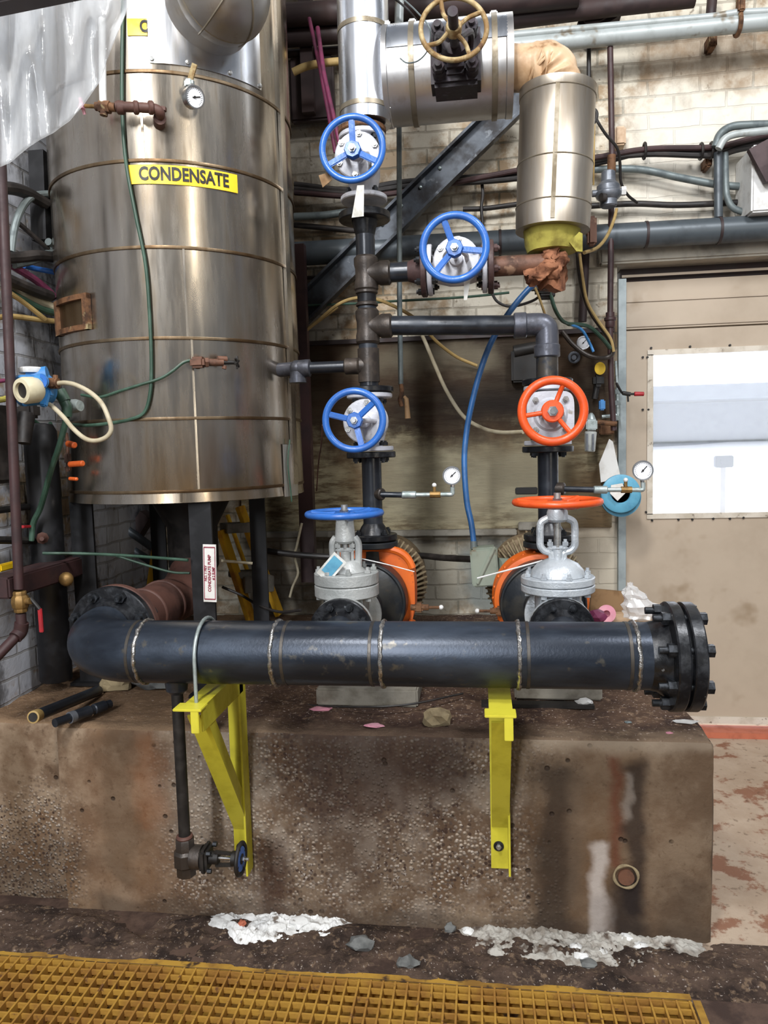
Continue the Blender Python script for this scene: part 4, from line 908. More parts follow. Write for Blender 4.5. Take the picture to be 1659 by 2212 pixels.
# yellow brackets
def bracket(px, label):
    xb_ = P(px, 1700, FY).x; zb_ = P(px, 1872, FY).z; zt_ = HZ - HR - .028; yf = 1.825
    t = thing('pipe_bracket', label, 'bracket', V(xb_, FY, zb_), 'yellow brackets under the header')
    th = .006
    b = B().box((xb_ - .004, FY - th / 2 - .004, (zb_ + zt_) / 2), (.054, th, zt_ - zb_)); b.box((xb_ + .023, FY - .03, (zb_ + zt_) / 2 + .003), (th, .054, zt_ - zb_)); b.build('upright', M['yellow_b'], t)
    b = B().box((xb_ - .004, (yf + FY) / 2 - .01, zt_), (.06, FY - yf - .01, th)); b.box((xb_ + .023, (yf + FY) / 2 - .01, zt_ - .032), (th, FY - yf - .03, .064)); b.build('arm', M['yellow_b'], t)
    p0 = V(xb_ - .002, yf + .03, zt_ - .03); p1 = V(xb_ - .002, FY - .012, zb_ + .135)
    b = B(); dv = (p1 - p0).normalized(); nn = X.cross(dv).normalized()
    b.bar(p0, p1, .052, th, nn); b.bar(p0 + X * .0185 + nn * .022, p1 + X * .0185 + nn * .022, th, .046, nn); b.build('brace', M['yellow_b'], t)
    for dz in (.072, .215):
        q = V(xb_ - .008, FY - .011, zb_ + dz); wa = B().lathe(q, -Y, [(.0155, 0), (.0155, .003), (.012, .0035)], 22).build('washer', M['bolt'], t)
        b = B().hexa(q - Y * .003, q - Y * .009, .0085); b.cyl(q - Y * .009, q - Y * .016, .005, n=10); b.build('bolt', M['bolt_silver'], wa)
    b = B().box((xb_ - .006, yf - .001, zt_ + .004), (.078, .05, .007), None, .0015); b.box((xb_ + .014, yf - .022, zt_ - .028), (.022, .007, .06), None, .0015); b.build('cap_plate', M['yellow_b'], t)
    return xb_, zt_
x_b1, zt1 = bracket(523, 'left yellow steel bracket, the one with the white U-bolt, under the header')
x_b2, _ = bracket(1081, 'right yellow steel bracket, seen nearly end-on, under the header')
xu = P(418, 1480, 1.865).x + .006
b = B(); pts = [V(xu, HY - .096, zt1 - .05), V(xu, HY - .096, HZ)]
for i in range(1, 16): a = math.pi * i / 16; pts.append(V(xu, HY - .096 * math.cos(a), HZ + .096 * math.sin(a)))
pts += [V(xu, HY + .096, HZ), V(xu, HY + .096, zt1 - .05)]
u = thing('u_bolt', 'thin pale galvanised U-bolt looped over the left part of the header', 'u-bolt', V(xu, HY, zt1 - .05))
b.tube(pts, .0052, 12, False); b.build('rod', M['galv'], u)
for s_ in (-1, 1): B().hexa((xu, HY + s_ * .096, zt1 - .018), (xu, HY + s_ * .096, zt1 - .006), .010).build('nut', M['bolt_silver'], u)
# ---------------------------------------------------------------- horizontal-wheel valves on the header branches
def os_valve(label, px, wpy, fpy0, fpy1, tpy, wheelm, bodym, Rf, dome, Rw, hubm):
    y = 2.335; xx = P(px, 1300, y).x; zf0 = P(px, fpy1, y - Rf * .8).z; zf1 = P(px, fpy0, y - Rf * .8).z; zw = P(px, wpy, y).z; zyk = P(px, tpy, y).z
    t = thing('header_valve', label, 'valve', V(xx, y, HZ - .1))
    b = B().cyl((xx, HY + HR * .7, HZ), (xx, y - .13, HZ), .052); b.build('inlet_neck', M['pipe_black'], t)
    b = B(); flange(b, (xx, y - .115, HZ), Y, .098, .022); b.lathe((xx, y - .15, HZ), Y, [(.052, 0), (.07, .028)], 28); fl = b.build('companion_flange', M['flange'], t); bolts(fl, (xx, y - .127, HZ), -Y, .078, 8, .012, .012, M['bolt'], .39)
    b = B().lathe((xx, y - .1, HZ), Y, [(.098, -.006), (.098, .012), (.055, .022), (.06, .05), (.066, .1), (.06, .16), (.055, .18), (.098, .19), (.098, .207)], 40)
    b.lathe((xx, y, HZ - .07), Z, [(.03, 0), (.062, .02), (.07, .07), (.072, zf0 - HZ + .06), (Rf * .78, zf0 - HZ + .07)], 40)
    for s_ in (-1, 0, 1): b.bar((xx + s_ * .055, y - .072 + abs(s_) * .03, HZ + .03), (xx + s_ * .055, y - .078 + abs(s_) * .03, zf0), .010, .012, Y)
    b.build('body', M[bodym], t)
    th = (zf1 - zf0) / 2
    for i in range(2): b = B(); flange(b, (xx, y, zf0 + th * (.5 + i)), Z, Rf, th - .002, 48); fl = b.build('bonnet_flange', M[bodym], t)
    bolts(fl, (xx, y, zf1), Z, Rf * .86, 8, .010, .010, M[bodym], .25, zf1 - zf0, .004)
    bz_ = zf1 + (.052 if dome else .035)
    prof = [(Rf * .74, 0), (Rf * .7, .018), (Rf * .55, .038), (Rf * .3, .052), (.02, .056)] if dome else [(Rf * .62, 0), (.052, .012), (.045, .028), (.036, .036)]
    B().lathe((xx, y, zf1), Z, prof, 36).build('bonnet', M[bodym], t)
    b = B()
    if dome:
        for s_ in (-1, 1): b.tube([V(xx + s_ * .014, y, bz_ - .005), V(xx + s_ * .020, y, bz_ + .018), V(xx + s_ * .040, y, bz_ + .026), V(xx + s_ * .052, y, bz_ + .042), V(xx + s_ * .053, y, bz_ + .07), V(xx + s_ * .053, y, zyk - .045), V(xx + s_ * .048, y, zyk - .022), V(xx + s_ * .024, y, zyk - .008)], .0115, 10)
    else:
        for s_ in (-1, 1): b.tube([V(xx + s_ * .04, y, bz_ - .02), V(xx + s_ * .042, y, bz_ + .02), V(xx + s_ * .042, y, zyk - .05), V(xx + s_ * .03, y, zyk - .03)], .0115, 10)
    b.lathe((xx, y, zyk - (.022 if dome else .05)), Z, [(.024, 0), (.033, .008), (.032, .03), (.028, zw - zyk + (.0 if dome else .03))], 28); b.build('yoke', M[bodym], t)
    b = B().box((xx, y, bz_ + .035), (.062, .03, .014), None, .005); b.cyl((xx, y, bz_), (xx, y, bz_ + .03), .017, n=16)
    for s_ in (-1, 1): b.cyl((xx + s_ * .023, y - .006, bz_), (xx + s_ * .023, y - .006, bz_ + .062), .0055, n=10); b.hexa((xx + s_ * .023, y - .006, bz_ + .042), (xx + s_ * .023, y - .006, bz_ + .054), .010)
    b.build('gland', M[bodym], t)
    B().cyl((xx, y, bz_ - .01), (xx, y, zw + .028), .011, n=16).build('stem', M['bolt_silver'], t)
    wheel(t, (xx, y, zw), Z, Rw, .0105, [.4, .4 + 2.094, .4 + 4.189], M[wheelm], hub=.036, hubh=.012, sw=.026, nut=.016, dish=.006, curve=.0001)
    return t, xx, y, zf1
tv1, xv1, yv1, zf1_ = os_valve('left silver valve with a horizontal blue handwheel rising behind the header', 750, 1109, 1243, 1297, 1140, 'blue', 'valve_silver', .104, False, .128, 'blue')
tv2, xv2, yv2, zf2_ = os_valve('right silver valve with a horizontal orange handwheel rising behind the header', 1205, 1084, 1254, 1289, 1112, 'orange', 'valve_silver2', .113, True, .139, 'orange')
# teal and white tag on the left valve
p = P(716, 1226, yv1 - .08); a_ = rad(38)
Rm = Matrix.Rotation(rad(42), 3, 'Y')
tg = B().box(p, (.05, .003, .088), Rm, .0).build('tag', M['tag'], tv1); B().box(p + V(0.003, -.0022, .004), (.036, .002, .062), Rm).build('tag_print', M['bucket'], tg)
for (a0, a1, ty) in ((P(783, 1208, yv1), P(894, 1235, 2.3), tv1), (P(1167, 1214, yv2), P(1030, 1249, 2.3), tv2)):
    pass
solo(B().tube([P(778, 1206, 2.36), P(835, 1219, 2.36), P(895, 1235, 2.37)], .0018, 6), 'cable_tie', M['white'], 'long white cable tie sticking out right from the left silver valve', 'cable tie')
solo(B().tube([P(1172, 1211, 2.36), P(1110, 1228, 2.36), P(1031, 1249, 2.37)], .0028, 6), 'cable_tie', M['white'], 'long white cable tie sticking out left from the right silver valve', 'cable tie')
# ---------------------------------------------------------------- pumps
def pump(label, px, py, rounded, seed):
    c = P(px, py, 2.60); xx, zc_ = c.x, c.z
    t = thing('condensate_pump', label, 'pump', V(xx, 2.7, PH))
    b = B().lathe((xx, 2.50, zc_), Y, [(.05, -.02), (.055, .0), (.07, .03), (.10, .045), (.135, .06), (.148, .075), (.15, .10), (.15, .15)], 48); b.cyl((xx, 2.44, zc_), (xx, 2.5, zc_), .05); b.torus((xx, 2.565, zc_), Y, .142, .006, 48, 8)
    xr = x1 if rounded else x2
    zr = P(795 if rounded else 1182, 1170, 2.68).z
    b.cyl((xr, RY, zc_), (xr, RY, zr - .01), .055, .045); flange(b, (xr, RY, zr - .011), Z, .09, .022); b.build('volute', M['blue_pump'], t)
    if rounded:
        pr = []
        for i in range(64):
            a = 2 * math.pi * i / 64; ca, sa = math.cos(a), math.sin(a); e_ = 2 / 3.2
            pr.append(V(xx + .015 + .158 * abs(ca) ** e_ * (1 if ca > 0 else -1), 2.66, zc_ + .022 + .163 * abs(sa) ** e_ * (1 if sa > 0 else -1)))
        b = B().prism(pr, V(0, .10, 0)); b.tube([p + V(0, .004, 0) for p in pr[4:60]], .014, 8, False)
    else:
        b = B().lathe((xx, 2.64, zc_), Y, [(.156, 0), (.166, .004), (.168, .02), (.168, .085), (.172, .09), (.172, .12)], 64)
        for i in range(26):
            a = 2 * math.pi * i / 26; b.ball((xx + .168 * math.cos(a), 2.69, zc_ + .168 * math.sin(a)), .006, n=8)
    b.build('coupling_guard', M['orange_pump'], t, 40)
    zm = zc_ + .0
    mo = B().lathe((xx, 2.76, zm), Y, [(.10, 0), (.118, .005), (.118, .23), (.165, .235), (.186, .25), (.19, .27), (.19, .29), (.17, .31), (.17, .5), (.12, .56)], 56).build('motor', M['motor'], t)
    b = B()
    for i in range(56):
        a = 2 * math.pi * i / 56; d_ = V(math.cos(a), 0, math.sin(a)); b.bar(V(xx, 2.90, zm) + d_ * .128, V(xx, 3.0, zm) + d_ * .174, .006, .05, Y)
    b.lathe((xx, 2.88, zm), Y, [(.118, 0), (.135, .004), (.14, .02), (.118, .022)], 56)
    b.build('cooling_fins', M['fins'], mo)
    b = B().box((xx, 2.6, (PH + zc_ - .12) / 2), (.12, .10, zc_ - .12 - PH)); b.box((xx, 3.05, (PH + zc_ - .14) / 2), (.24, .2, zc_ - .14 - PH)); b.build('foot', M['blue_pump'], t)
    b = B().torus((xx + (.03 if rounded else -.03), 2.98, zm + .19), X, .018, .005, 20, 8); b.build('lifting_eye', M['motor'], t)
    s_ = 1 if rounded else -1
    q = P(905 if rounded else 1080, 1312 if rounded else 1320, 2.62); b = B().cyl(V(q.x - s_ * .03, q.y, q.z), V(q.x + s_ * .035, q.y, q.z), .011, n=10); b.box(q, (.03, .03, .034), None, .006); b.cyl(V(q.x + s_ * .035, q.y, q.z), V(q.x + s_ * .075, q.y, q.z), .0055, n=8); b.build('seal_tap', M['rust'], t)
    B().ball((q.x + s_ * .08, q.y, q.z), .009, n=10).build('knob', M['white'], t)
    return xx, zc_
pump('left pump with black volute, orange guard and dusty finned motor', 790, 1300, True, 1)
pump('right pump with orange guard half hidden behind the right silver valve', 1172, 1303, False, 2)
a = P(680, 1528, 2.4); e = PZ(905, 1527, PH)
x0 = PZ(682, 1526, PH).x; x1_ = PZ(903, 1526, PH).x; y0 = PZ(800, 1526, PH).y
b = B().box(((x0 + x1_) / 2, y0 + .42, PH + .028), (x1_ - x0, .84, .062), None, .006); solo(b, 'pump_base', M['base_conc'], 'low grey concrete base block under the left pump', 'base')
x0 = PZ(1112, 1512, PH).x; x1_ = PZ(1300, 1512, PH).x; y0 = PZ(1200, 1514, PH).y
b = B().box(((x0 + x1_) / 2, y0 + .4, PH + .035), (x1_ - x0, .8, .066), None, .006); solo(b, 'pump_base', M['base_conc'], 'low grey concrete base block under the right pump', 'base')
x0 = PZ(1040, 1530, PH).x; x1_ = PZ(1283, 1530, PH).x; y0 = PZ(1160, 1531, PH).y
b = B().box(((x0 + x1_) / 2, y0 + .02, PH + .008), (x1_ - x0, .04, .012)); solo(b, 'steel_plate', M['dark'], 'flat black steel strip lying in front of the right pump base', 'steel strip')
# junction box with conduits
c = P(1047, 1222, 2.86)
t = thing('junction_box', 'grey green motor terminal box with rust runs that the blue hose enters', 'junction box', c - Z * .09)
b = B(); w_ = (P(1076, 1220, 2.82) - P(1016, 1220, 2.82)).length; h_ = abs(P(1045, 1177, 2.82).z - P(1045, 1262, 2.82).z)
b.box(c, (w_, .09, h_), Matrix.Rotation(-.06, 3, 'Y'), .012); b.build('box', M['jbox'], t)
b = B().box(c + V(.0, -.05, 0), (w_ * .94, .014, h_ * .94), Matrix.Rotation(-.06, 3, 'Y'), .005); b.build('cover', M['jbox'], t)
B().bar(c + V(-.03, -.062, -.06), c + V(.038, -.062, .082), .012, .012, Y, .003).build('rib', M['jbox'], t)
b = B().cyl(c + V(.05, 0, -.0), c + V(.13, .05, -.01), .03); b.build('conduit_body', M['jbox'], t)
B().cyl(c + V(-.04, .01, h_ / 2 - .01), c + V(-.04, .01, h_ / 2 + .02), .014, n=14).build('gland', M['conduit'], t)
gp = c + V(-.04, .01, h_ / 2 + .01)
pts = [(1172, 598, 2.95), (1135, 632, 2.95), (1095, 682, 2.95), (1060, 742, 2.95), (1035, 810, 2.95), (1017, 882, 2.95), (1007, 940, 2.95), (1003, 1000, 2.93), (1008, 1080, 2.9), (1018, 1130, 2.88)]
solo(B().tube([P(*q) for q in pts] + [gp], .0115, 12), 'blue_hose', M['hose_blue'], 'thick blue hose curving down across the board to the grey green box', 'hose')
solo(B().tube([P(575, 1190, 3.1), P(640, 1198, 3.1), P(720, 1203, 3.1), P(800, 1203, 3.12), P(900, 1200, 3.15), P(960, 1205, 3.05), c + V(-.02, .03, .02)], .0135, 10), 'black_conduit', M['cable'], 'black cable running level behind both silver valves to the grey green box', 'cable')
# ---------------------------------------------------------------- services on the back wall
def run(name, pts, r, m, label, cat, spline=False, n=14, group=None): return solo(B().tube([P(*q) for q in pts], r, n, spline), name, M[m], label, cat, group)
wy = WY - .05
# big slate pipe
t = thing('slate_pipe', 'thick slate grey pipe crossing the whole back wall behind both risers', 'pipe', P(1150, 540, 3.66))
p0 = P(600, 551, 3.66); p1 = P(2150, 465, 3.66)
B().cyl(p0, p1, .057, n=32).build('pipe', M['pipe_slate'], t)
b = B()
for px in (810, 1080, 1395, 1552): q = p0 + (p1 - p0) * ((P(px, 520, 3.66).x - p0.x) / (p1.x - p0.x)); b.cyl(q - X * .006, q + X * .006, .060, n=32)
b.build('joint', M['pipe_dark'], t)
run('blue_pipe', [(1560, 519, 3.7), (1720, 508, 3.7)], .013, 'hose_blue', 'blue pipe just under the right end of the slate pipe', 'pipe')
# pale grey pair at the top right
t = thing('pale_pipe', 'pale grey painted pipe along the top right of the brick wall, the thicker of two', 'pipe', P(1400, 70, 3.6))
p0, p1 = P(1060, 105, 3.6), P(2150, -2, 3.6); B().cyl(p0, p1, .036, n=24).build('pipe', M['pipe_grey'], t)
run('pale_pipe', [(1060, 80, 3.58), (1300, 58, 3.58), (1545, 36, 3.58), (1590, 28, 3.58), (1720, 22, 3.58), (2150, -16, 3.58)], .016, 'pipe_grey', 'thin pale grey pipe running just above the thicker pale grey pipe', 'pipe')
t = thing('pipe_hanger', 'rusty strap hanger round the two pale grey pipes at the top right', 'hanger', P(1594, 80, 3.6))
q = p0 + (p1 - p0) * ((P(1594, 50, 3.6).x - p0.x) / (p1.x - p0.x))
B().torus(q, X, .043, .010, 28, 8).build('clamp', M['rust'], t); B().cyl(q + Z * .045, q + Z * .9, .008, n=8).build('rod', M['rust'], t); B().box(q + V(0, -.03, .075), (.028, .05, .09), None, .006).build('saddle', M['rust'], t)
# dark pipes at the top
run('dark_pipe', [(600, 83, 3.62), (735, 73, 3.62), (1100, 42, 3.62), (1320, 14, 3.62), (1500, -6, 3.62)], .042, 'pipe_dark', 'thick dark brown pipe high on the wall behind the rusted cream handwheel', 'pipe')
run('dark_pipe', [(600, 118, 3.7), (735, 108, 3.7), (900, 97, 3.7)], .019, 'pipe_dark', 'thin dark pipe below the thick dark pipe at the top, left of the jacketed pipe', 'pipe')
run('dark_pipe', [(600, 34, 3.55), (1100, 4, 3.55), (1250, -12, 3.55)], .05, 'pipe_dark', 'thick dark brown pipe at the very top edge, above the other dark pipe', 'pipe')
run('bent_pipe', [(633, 156, 3.45), (660, 144, 3.45), (700, 136, 3.45), (760, 131, 3.45), (830, 130, 3.45)], .017, 'wire_yellow', 'tan bent pipe curving out of the tank side towards the jacketed pipe', 'pipe', True)
run('magenta_rod', [(686, 60, 3.4), (700, 160, 3.3), (718, 240, 3.25), (738, 330, 3.2), (752, 390, 3.2)], .010, 'purple', 'dark magenta rod slanting down behind the topmost blue handwheel, right of its twin', 'rod')
run('magenta_rod', [(668, 40, 3.42), (692, 150, 3.35), (708, 235, 3.28), (725, 330, 3.25)], .009, 'purple', 'dark magenta rod slanting down beside the tank, left of its twin', 'rod')
for (px, lab) in ((640, 'left'), (676, 'right')):
    pass
b = B(); q = P(662, 60, 3.68); b.box(q, (.06, .06, .8)); solo(b, 'dark_upright', M['pipe_dark'], 'dark vertical steel post on the wall just right of the tank top', 'post')
b = B(); q = P(675, 195, 3.72); b.box(q, (.22, .05, .30), None, .01); solo(b, 'wall_plate', M['pipe_dark'], 'dark flat plate on the wall between the tank and the jacketed pipe', 'plate')  # flat dark box over a dark region of the wall
# diagonal channel
t = thing('diagonal_brace', 'dark steel channel slanting from lower left to upper right across the wall', 'brace', P(640, 690, 3.6))
a, e = P(628, 700, 3.62), P(1142, 196, 3.62); u_ = (e - a).normalized(); nn = Y.cross(u_).normalized()
b = B(); b.bar(a, e, .012, .125, nn); b.bar(a + nn * .058 - Y * .03, e + nn * .058 - Y * .03, .06, .012, nn); b.bar(a - nn * .058 - Y * .03, e - nn * .058 - Y * .03, .06, .012, nn); b.build('channel', M['steel_brace'], t)
b = B()
for f in (.42, .5, .58, .66, .9): q = a + (e - a) * f - nn * .03 - Y * .01; b.ball(q, .009, n=8)
b.build('rivet', M['galv'], t)
solo(B().bar(P(700, 640, 3.66), P(838, 478, 3.66), .05, .06, Z), 'short_brace', M['steel_brace'], 'short dark brace bar behind the left riser, below the diagonal channel', 'brace')
# lighter strut low left
# hanging grey rod with wooden handle
t = thing('pull_rod', 'long grey hanging rod with a small wooden orange handle at its foot', 'rod', P(866, 880, 3.05))
B().tube([P(858, -60, 3.05), P(862, 200, 3.05), P(863, 640, 3.05), P(866, 830, 3.05)], .0105, 12, False).build('rod', M['conduit'], t)
B().tube([P(866, 826, 3.05), P(868, 850, 3.04), P(864, 862, 3.03), P(868, 878, 3.03)], .009, 8).build('hook', M['rust'], t)
B().tube([P(873, 856, 3.02), P(878, 862, 3.02), P(881, 904, 3.02)], [.006, .012], 12, False).build('handle', M['card'], t)
solo(B().cyl(P(864, -40, 2.95), P(861, 76, 2.95), .017, n=16), 'grey_pipe', M['pipe_grey'], 'short pale pipe dropping behind the fat jacketed valve, right of the jacketed pipe', 'pipe')
run('black_wire', [(850, -5, 2.9), (880, 20, 2.9), (905, 50, 2.95), (925, 70, 3.0)], .004, 'cable', 'black wire at the top between the jacketed pipe and the rusted wheel', 'wire', True, 8)
# cables
C1 = [((636, 398), (760, 410), (880, 392), (1120, 375), (1290, 352), (1400, 328), (1540, 328), (1600, 310), (1720, 285)), ((636, 408), (760, 418), (880, 402), (1120, 385), (1290, 346), (1400, 333), (1540, 336), (1600, 322), (1720, 300)), ((636, 416), (770, 424), (900, 410), (1120, 368), (1290, 340), (1400, 322), (1540, 318), (1620, 300), (1720, 275))]
labs = ['dark cable in the bundle sagging across the wall, middle one', 'dark cable in the bundle sagging across the wall, lowest one', 'reddish brown cable on top of the bundle sagging across the wall']
for i, c_ in enumerate(C1): run('wall_cable', [(x, y, 3.7 - .012 * i) for x, y in c_], .013, 'cable' if i < 2 else 'pipe_brown', labs[i], 'cable', True, 10)
b = B()
for px, py in ((1514, 327), (1536, 325), (1392, 326)): b.torus(P(px, py, 3.69), X, .034, .006, 20, 6)
solo(b, 'cable_strap', M['cable'], 'dark straps round the cable bundle at the right of the wall', 'strap')
run('grey_conduit', [(930, 400, 3.72), (1000, 390, 3.72), (1125, 384, 3.72)], .016, 'conduit', 'grey conduit under the cables between the channel and the upright cylinder', 'conduit', True)
run('grey_conduit', [(1280, 366, 3.72), (1380, 366, 3.72), (1470, 384, 3.72), (1560, 400, 3.72), (1640, 404, 3.72)], .017, 'conduit', 'grey conduit sloping down to the right below the cable bundle', 'conduit', True)
run('level_cable', [(1270, 445, 3.74), (1370, 440, 3.74), (1470, 443, 3.74), (1618, 436, 3.74)], .014, 'cable', 'black cable on the wall just above the right half of the slate pipe', 'cable', True)
run('level_cable', [(1000, 452, 3.74), (1050, 450, 3.74), (1125, 440, 3.74)], .012, 'cable', 'black cable on the wall just above the second blue handwheel', 'cable', True)
run('level_cable', [(636, 468, 3.7), (700, 465, 3.7), (760, 458, 3.7), (835, 462, 3.7)], .018, 'conduit', 'dull grey conduit on the wall left of the left riser flange', 'cable', True)
run('level_cable', [(636, 486, 3.74), (700, 492, 3.74), (780, 498, 3.74), (860, 490, 3.74)], .014, 'cable', 'dark sagging cable just above the slate pipe at left', 'cable', True)
run('level_cable', [(636, 600, 3.76), (700, 600, 3.76), (770, 602, 3.76)], .010, 'pipe_dark', 'dark rail on the brick below the slate pipe at left', 'cable', True)
run('hanging_cable', [(1040, 385, 3.72), (1043, 420, 3.72), (1040, 450, 3.72), (1044, 500, 3.72)], .008, 'cable', 'short black cable hanging above the second blue handwheel', 'cable', True)
t = thing('cable_loop', 'dark grey conduits bending up and out at the right wall edge above the grey cabinet', 'conduit', P(1560, 300, 3.6))
B().tube([P(*q, 3.64) for q in ((1545, 318), (1556, 290), (1580, 274), (1620, 270), (1720, 268))], .018, 12).build('upper_conduit', M['conduit'], t)
B().tube([P(*q, 3.6) for q in ((1552, 322), (1566, 300), (1590, 290), (1640, 284), (1720, 276))], .016, 12).build('lower_conduit', M['pipe_grey'], t)
run('upright_conduit', [(1551, 330, 3.66), (1552, 470, 3.66)], .019, 'pipe_slate', 'upright slate conduit dropping to the slate pipe, left of its twin', 'conduit')
run('upright_conduit', [(1566, 330, 3.68), (1568, 405, 3.68), (1572, 430, 3.68), (1585, 450, 3.68), (1618, 462, 3.68)], .015, 'conduit', 'upright grey conduit bending right at its foot into the grey cabinet', 'conduit', True)
t = thing('wall_cabinet', 'pale grey electrical cabinet cut by the right edge of the picture', 'cabinet', P(1650, 463, 3.6))
q0, q1 = P(1618, 463, 3.58), P(1618, 318, 3.58)
b = B().box((q0.x + .2, 3.66, (q0.z + q1.z) / 2), (.40, .22, q1.z - q0.z), None, .008); b.build('body', M['white'], t)
b = B().prism([P(1618, 322, 3.5), P(1659, 300, 3.5), P(1720, 300, 3.5), P(1720, 380, 3.5), P(1655, 392, 3.5)], V(0, .03, 0)); b.build('hood', M['pipe_brown'], t)
for (px, py, s_, lab) in ((1526, 355, .03, 'rusty bracket stub below the cable bundle near the upright conduits'), (1337, 300, .05, 'pale chipped brick bracket left of the cable bundle'), (1535, 95, .036, 'rusty stub hanging under the pale pipes at the top right')):
    b = B().box(P(px, py, 3.76), (s_, .09, s_ * 1.7), None, .008); solo(b, 'wall_bracket', M['rust'] if s_ != .05 else M['elbow'], lab, 'bracket')
run('dark_drop', [(1272, 100, 3.68), (1272, 190, 3.68)], .010, 'cable', 'short black pipe dropping behind the canvas elbow', 'pipe')
b = B().box(P(1295, 40, 3.7), (.20, .10, .10), Matrix.Rotation(-.5, 3, 'Y'), .02); solo(b, 'dark_fitting', M['pipe_dark'], 'dark angled pipe fitting above the pale pipes behind the thick dark pipe', 'fitting')
run('hanger_rod', [(1540, -20, 3.7), (1535, 36, 3.7)], .022, 'pipe_dark', 'dark hanger post above the pale pipes at the top right', 'post')
# brown riser beside the door with its coupling
t = thing('brown_riser', 'thin brown pipe running straight down the wall left of the door', 'pipe', P(1322, 900, 3.6))
b = B().tube([P(1318, 102, 3.62), P(1322, 330, 3.62), P(1320, 480, 3.62), P(1318, 700, 3.62), P(1320, 830, 3.62), P(1326, 930, 3.62)], .0135, 12, False); b.build('pipe', M['pipe_brown'], t)
b = B(); q = P(1318, 694, 3.62); b.lathe(q - Z * .03, Z, [(.018, 0), (.022, .008), (.022, .03), (.027, .034), (.027, .046), (.02, .05), (.02, .07)], 18); b.build('union', M['pipe_brown'], t)
q = P(1321, 360, 3.62); B().cyl(q - Z * .05, q + Z * .05, .019, n=14).build('coupling', M['rust'], t)
# regulator
t = thing('air_regulator', 'grey diecast air regulator on the wall right of the upright jacketed cylinder', 'regulator', P(1312, 445, 3.5))
q = P(1314, 410, 3.5); b = B().lathe(q - Z * .075, Z, [(.03, 0), (.038, .006), (.038, .03), (.05, .04), (.056, .05), (.056, .062), (.05, .068), (.05, .09), (.032, .11), (.03, .15), (.024, .155)], 28); b.cyl(q - X * .07 - Z * .012, q + X * .075 - Z * .012, .015, n=12); b.build('body', M['regul'], t)
B().cyl(q + X * .055 - Z * .01, q + X * .075 - Z * .01, .02, n=6).build('fitting', M['white'], t)
b = B().cyl(q - X * .02 - Z * .045 - Y * .04, q - X * .04 - Z * .045 - Y * .05, .018, n=14); b.build('dial', M['cable'], t)
run('air_tube', [(1332, 452, 3.45), (1325, 478, 3.4), (1310, 512, 3.3), (1290, 535, 3.2), (1262, 546, 3.05)], .007, 'wire_yellow', 'tan air tube curving from the regulator down to the torn insulation', 'tube', True, 8)
run('black_lead', [(1284, 246, 3.4), (1293, 266, 3.4), (1310, 292, 3.42), (1332, 318, 3.45), (1339, 350, 3.5), (1341, 392, 3.55), (1355, 420, 3.6), (1376, 438, 3.66)], .0065, 'cable', 'black lead hanging from the upright jacketed cylinder past the brown riser', 'wire', True, 8)
b = B().tube([P(*q, 3.2) for q in ((1276, 242), (1284, 236), (1290, 246), (1286, 262), (1278, 268))], .006, 8); solo(b, 'hook_clip', M['cable'], 'small black hook on the right side of the upright jacketed cylinder', 'hook')
run('thin_tube', [(1284, 262, 3.25), (1283, 330, 3.25), (1282, 400, 3.3)], .004, 'wire_yellow', 'thin tan tube down the right side of the upright jacketed cylinder', 'tube', False, 8)
b = B().box(P(1278, 500, 3.1), (.035, .05, .11), None, .008); b.cyl(P(1266, 500, 3.1), P(1282, 498, 3.1), .02, n=12); solo(b, 'rusty_clamp', M['pipe_rust'], 'rusty clamp bracket beside the torn yellow insulation', 'clamp')
b = B().box(P(1269, 440, 3.0), (.025, .04, .05), None, .006); solo(b, 'rusty_tab', M['rust'], 'small rusty tab on the lower right of the upright jacketed cylinder', 'bracket')
t = thing('cable_bundle', 'brown bundle of cables sweeping down from the torn insulation to the door jamb', 'cable', P(1325, 800, 3.55))
B().tube([P(*q, 3.55) for q in ((1248, 540), (1252, 590), (1262, 640), (1280, 680), (1305, 715), (1322, 742), (1322, 765), (1302, 774), (1270, 768), (1238, 745), (1214, 716))], .011, 10).build('outer_cable', M['fitting'], t)
B().tube([P(*q, 3.52) for q in ((1252, 548), (1258, 596), (1268, 650), (1290, 690), (1318, 730), (1326, 760))], .007, 8).build('pale_cable', M['wire_yellow'], t)
run('timber_strip', [(1264, 545, 3.75), (1262, 620, 3.75), (1258, 695, 3.75)], .02, 'pipe_dark', 'dark upright strip on the wall behind the cable bundle', 'strip')
run('flex_tube', [(1190, 575, 3.2), (1186, 610, 3.2), (1196, 660, 3.2), (1212, 690, 3.25), (1228, 700, 3.3)], .008, 'hose_green', 'dark green tube hanging from the torn fibre wrap, bending right', 'tube', True, 8)
run('flex_tube', [(1228, 700, 3.3), (1256, 712, 3.35), (1274, 742, 3.4), (1282, 760, 3.4)], .006, 'blue_t', 'pale blue tube arching beside the small wall gauge', 'tube', True, 8)
run('flex_tube', [(1228, 700, 3.3), (1270, 705, 3.4), (1300, 730, 3.45), (1318, 752, 3.5)], .009, 'hose_green', 'shiny green tube arching above the small wall gauge to the brown riser', 'tube', True, 8)
run('tan_lead', [(1152, 612, 3.1), (1166, 646, 3.1), (1178, 682, 3.1)], .005, 'wire_yellow', 'short tan lead dropping behind the grey elbow of the cross pipe', 'wire', True, 8)
B_ = B().box(P(1172, 622, 3.2), (.09, .06, .045), None, .014); B_.box(P(1180, 638, 3.22), (.07, .06, .03), None, .01); solo(B_, 'solenoid_box', M['cable'], 'small black solenoid block behind the torn fibre wrap', 'solenoid')
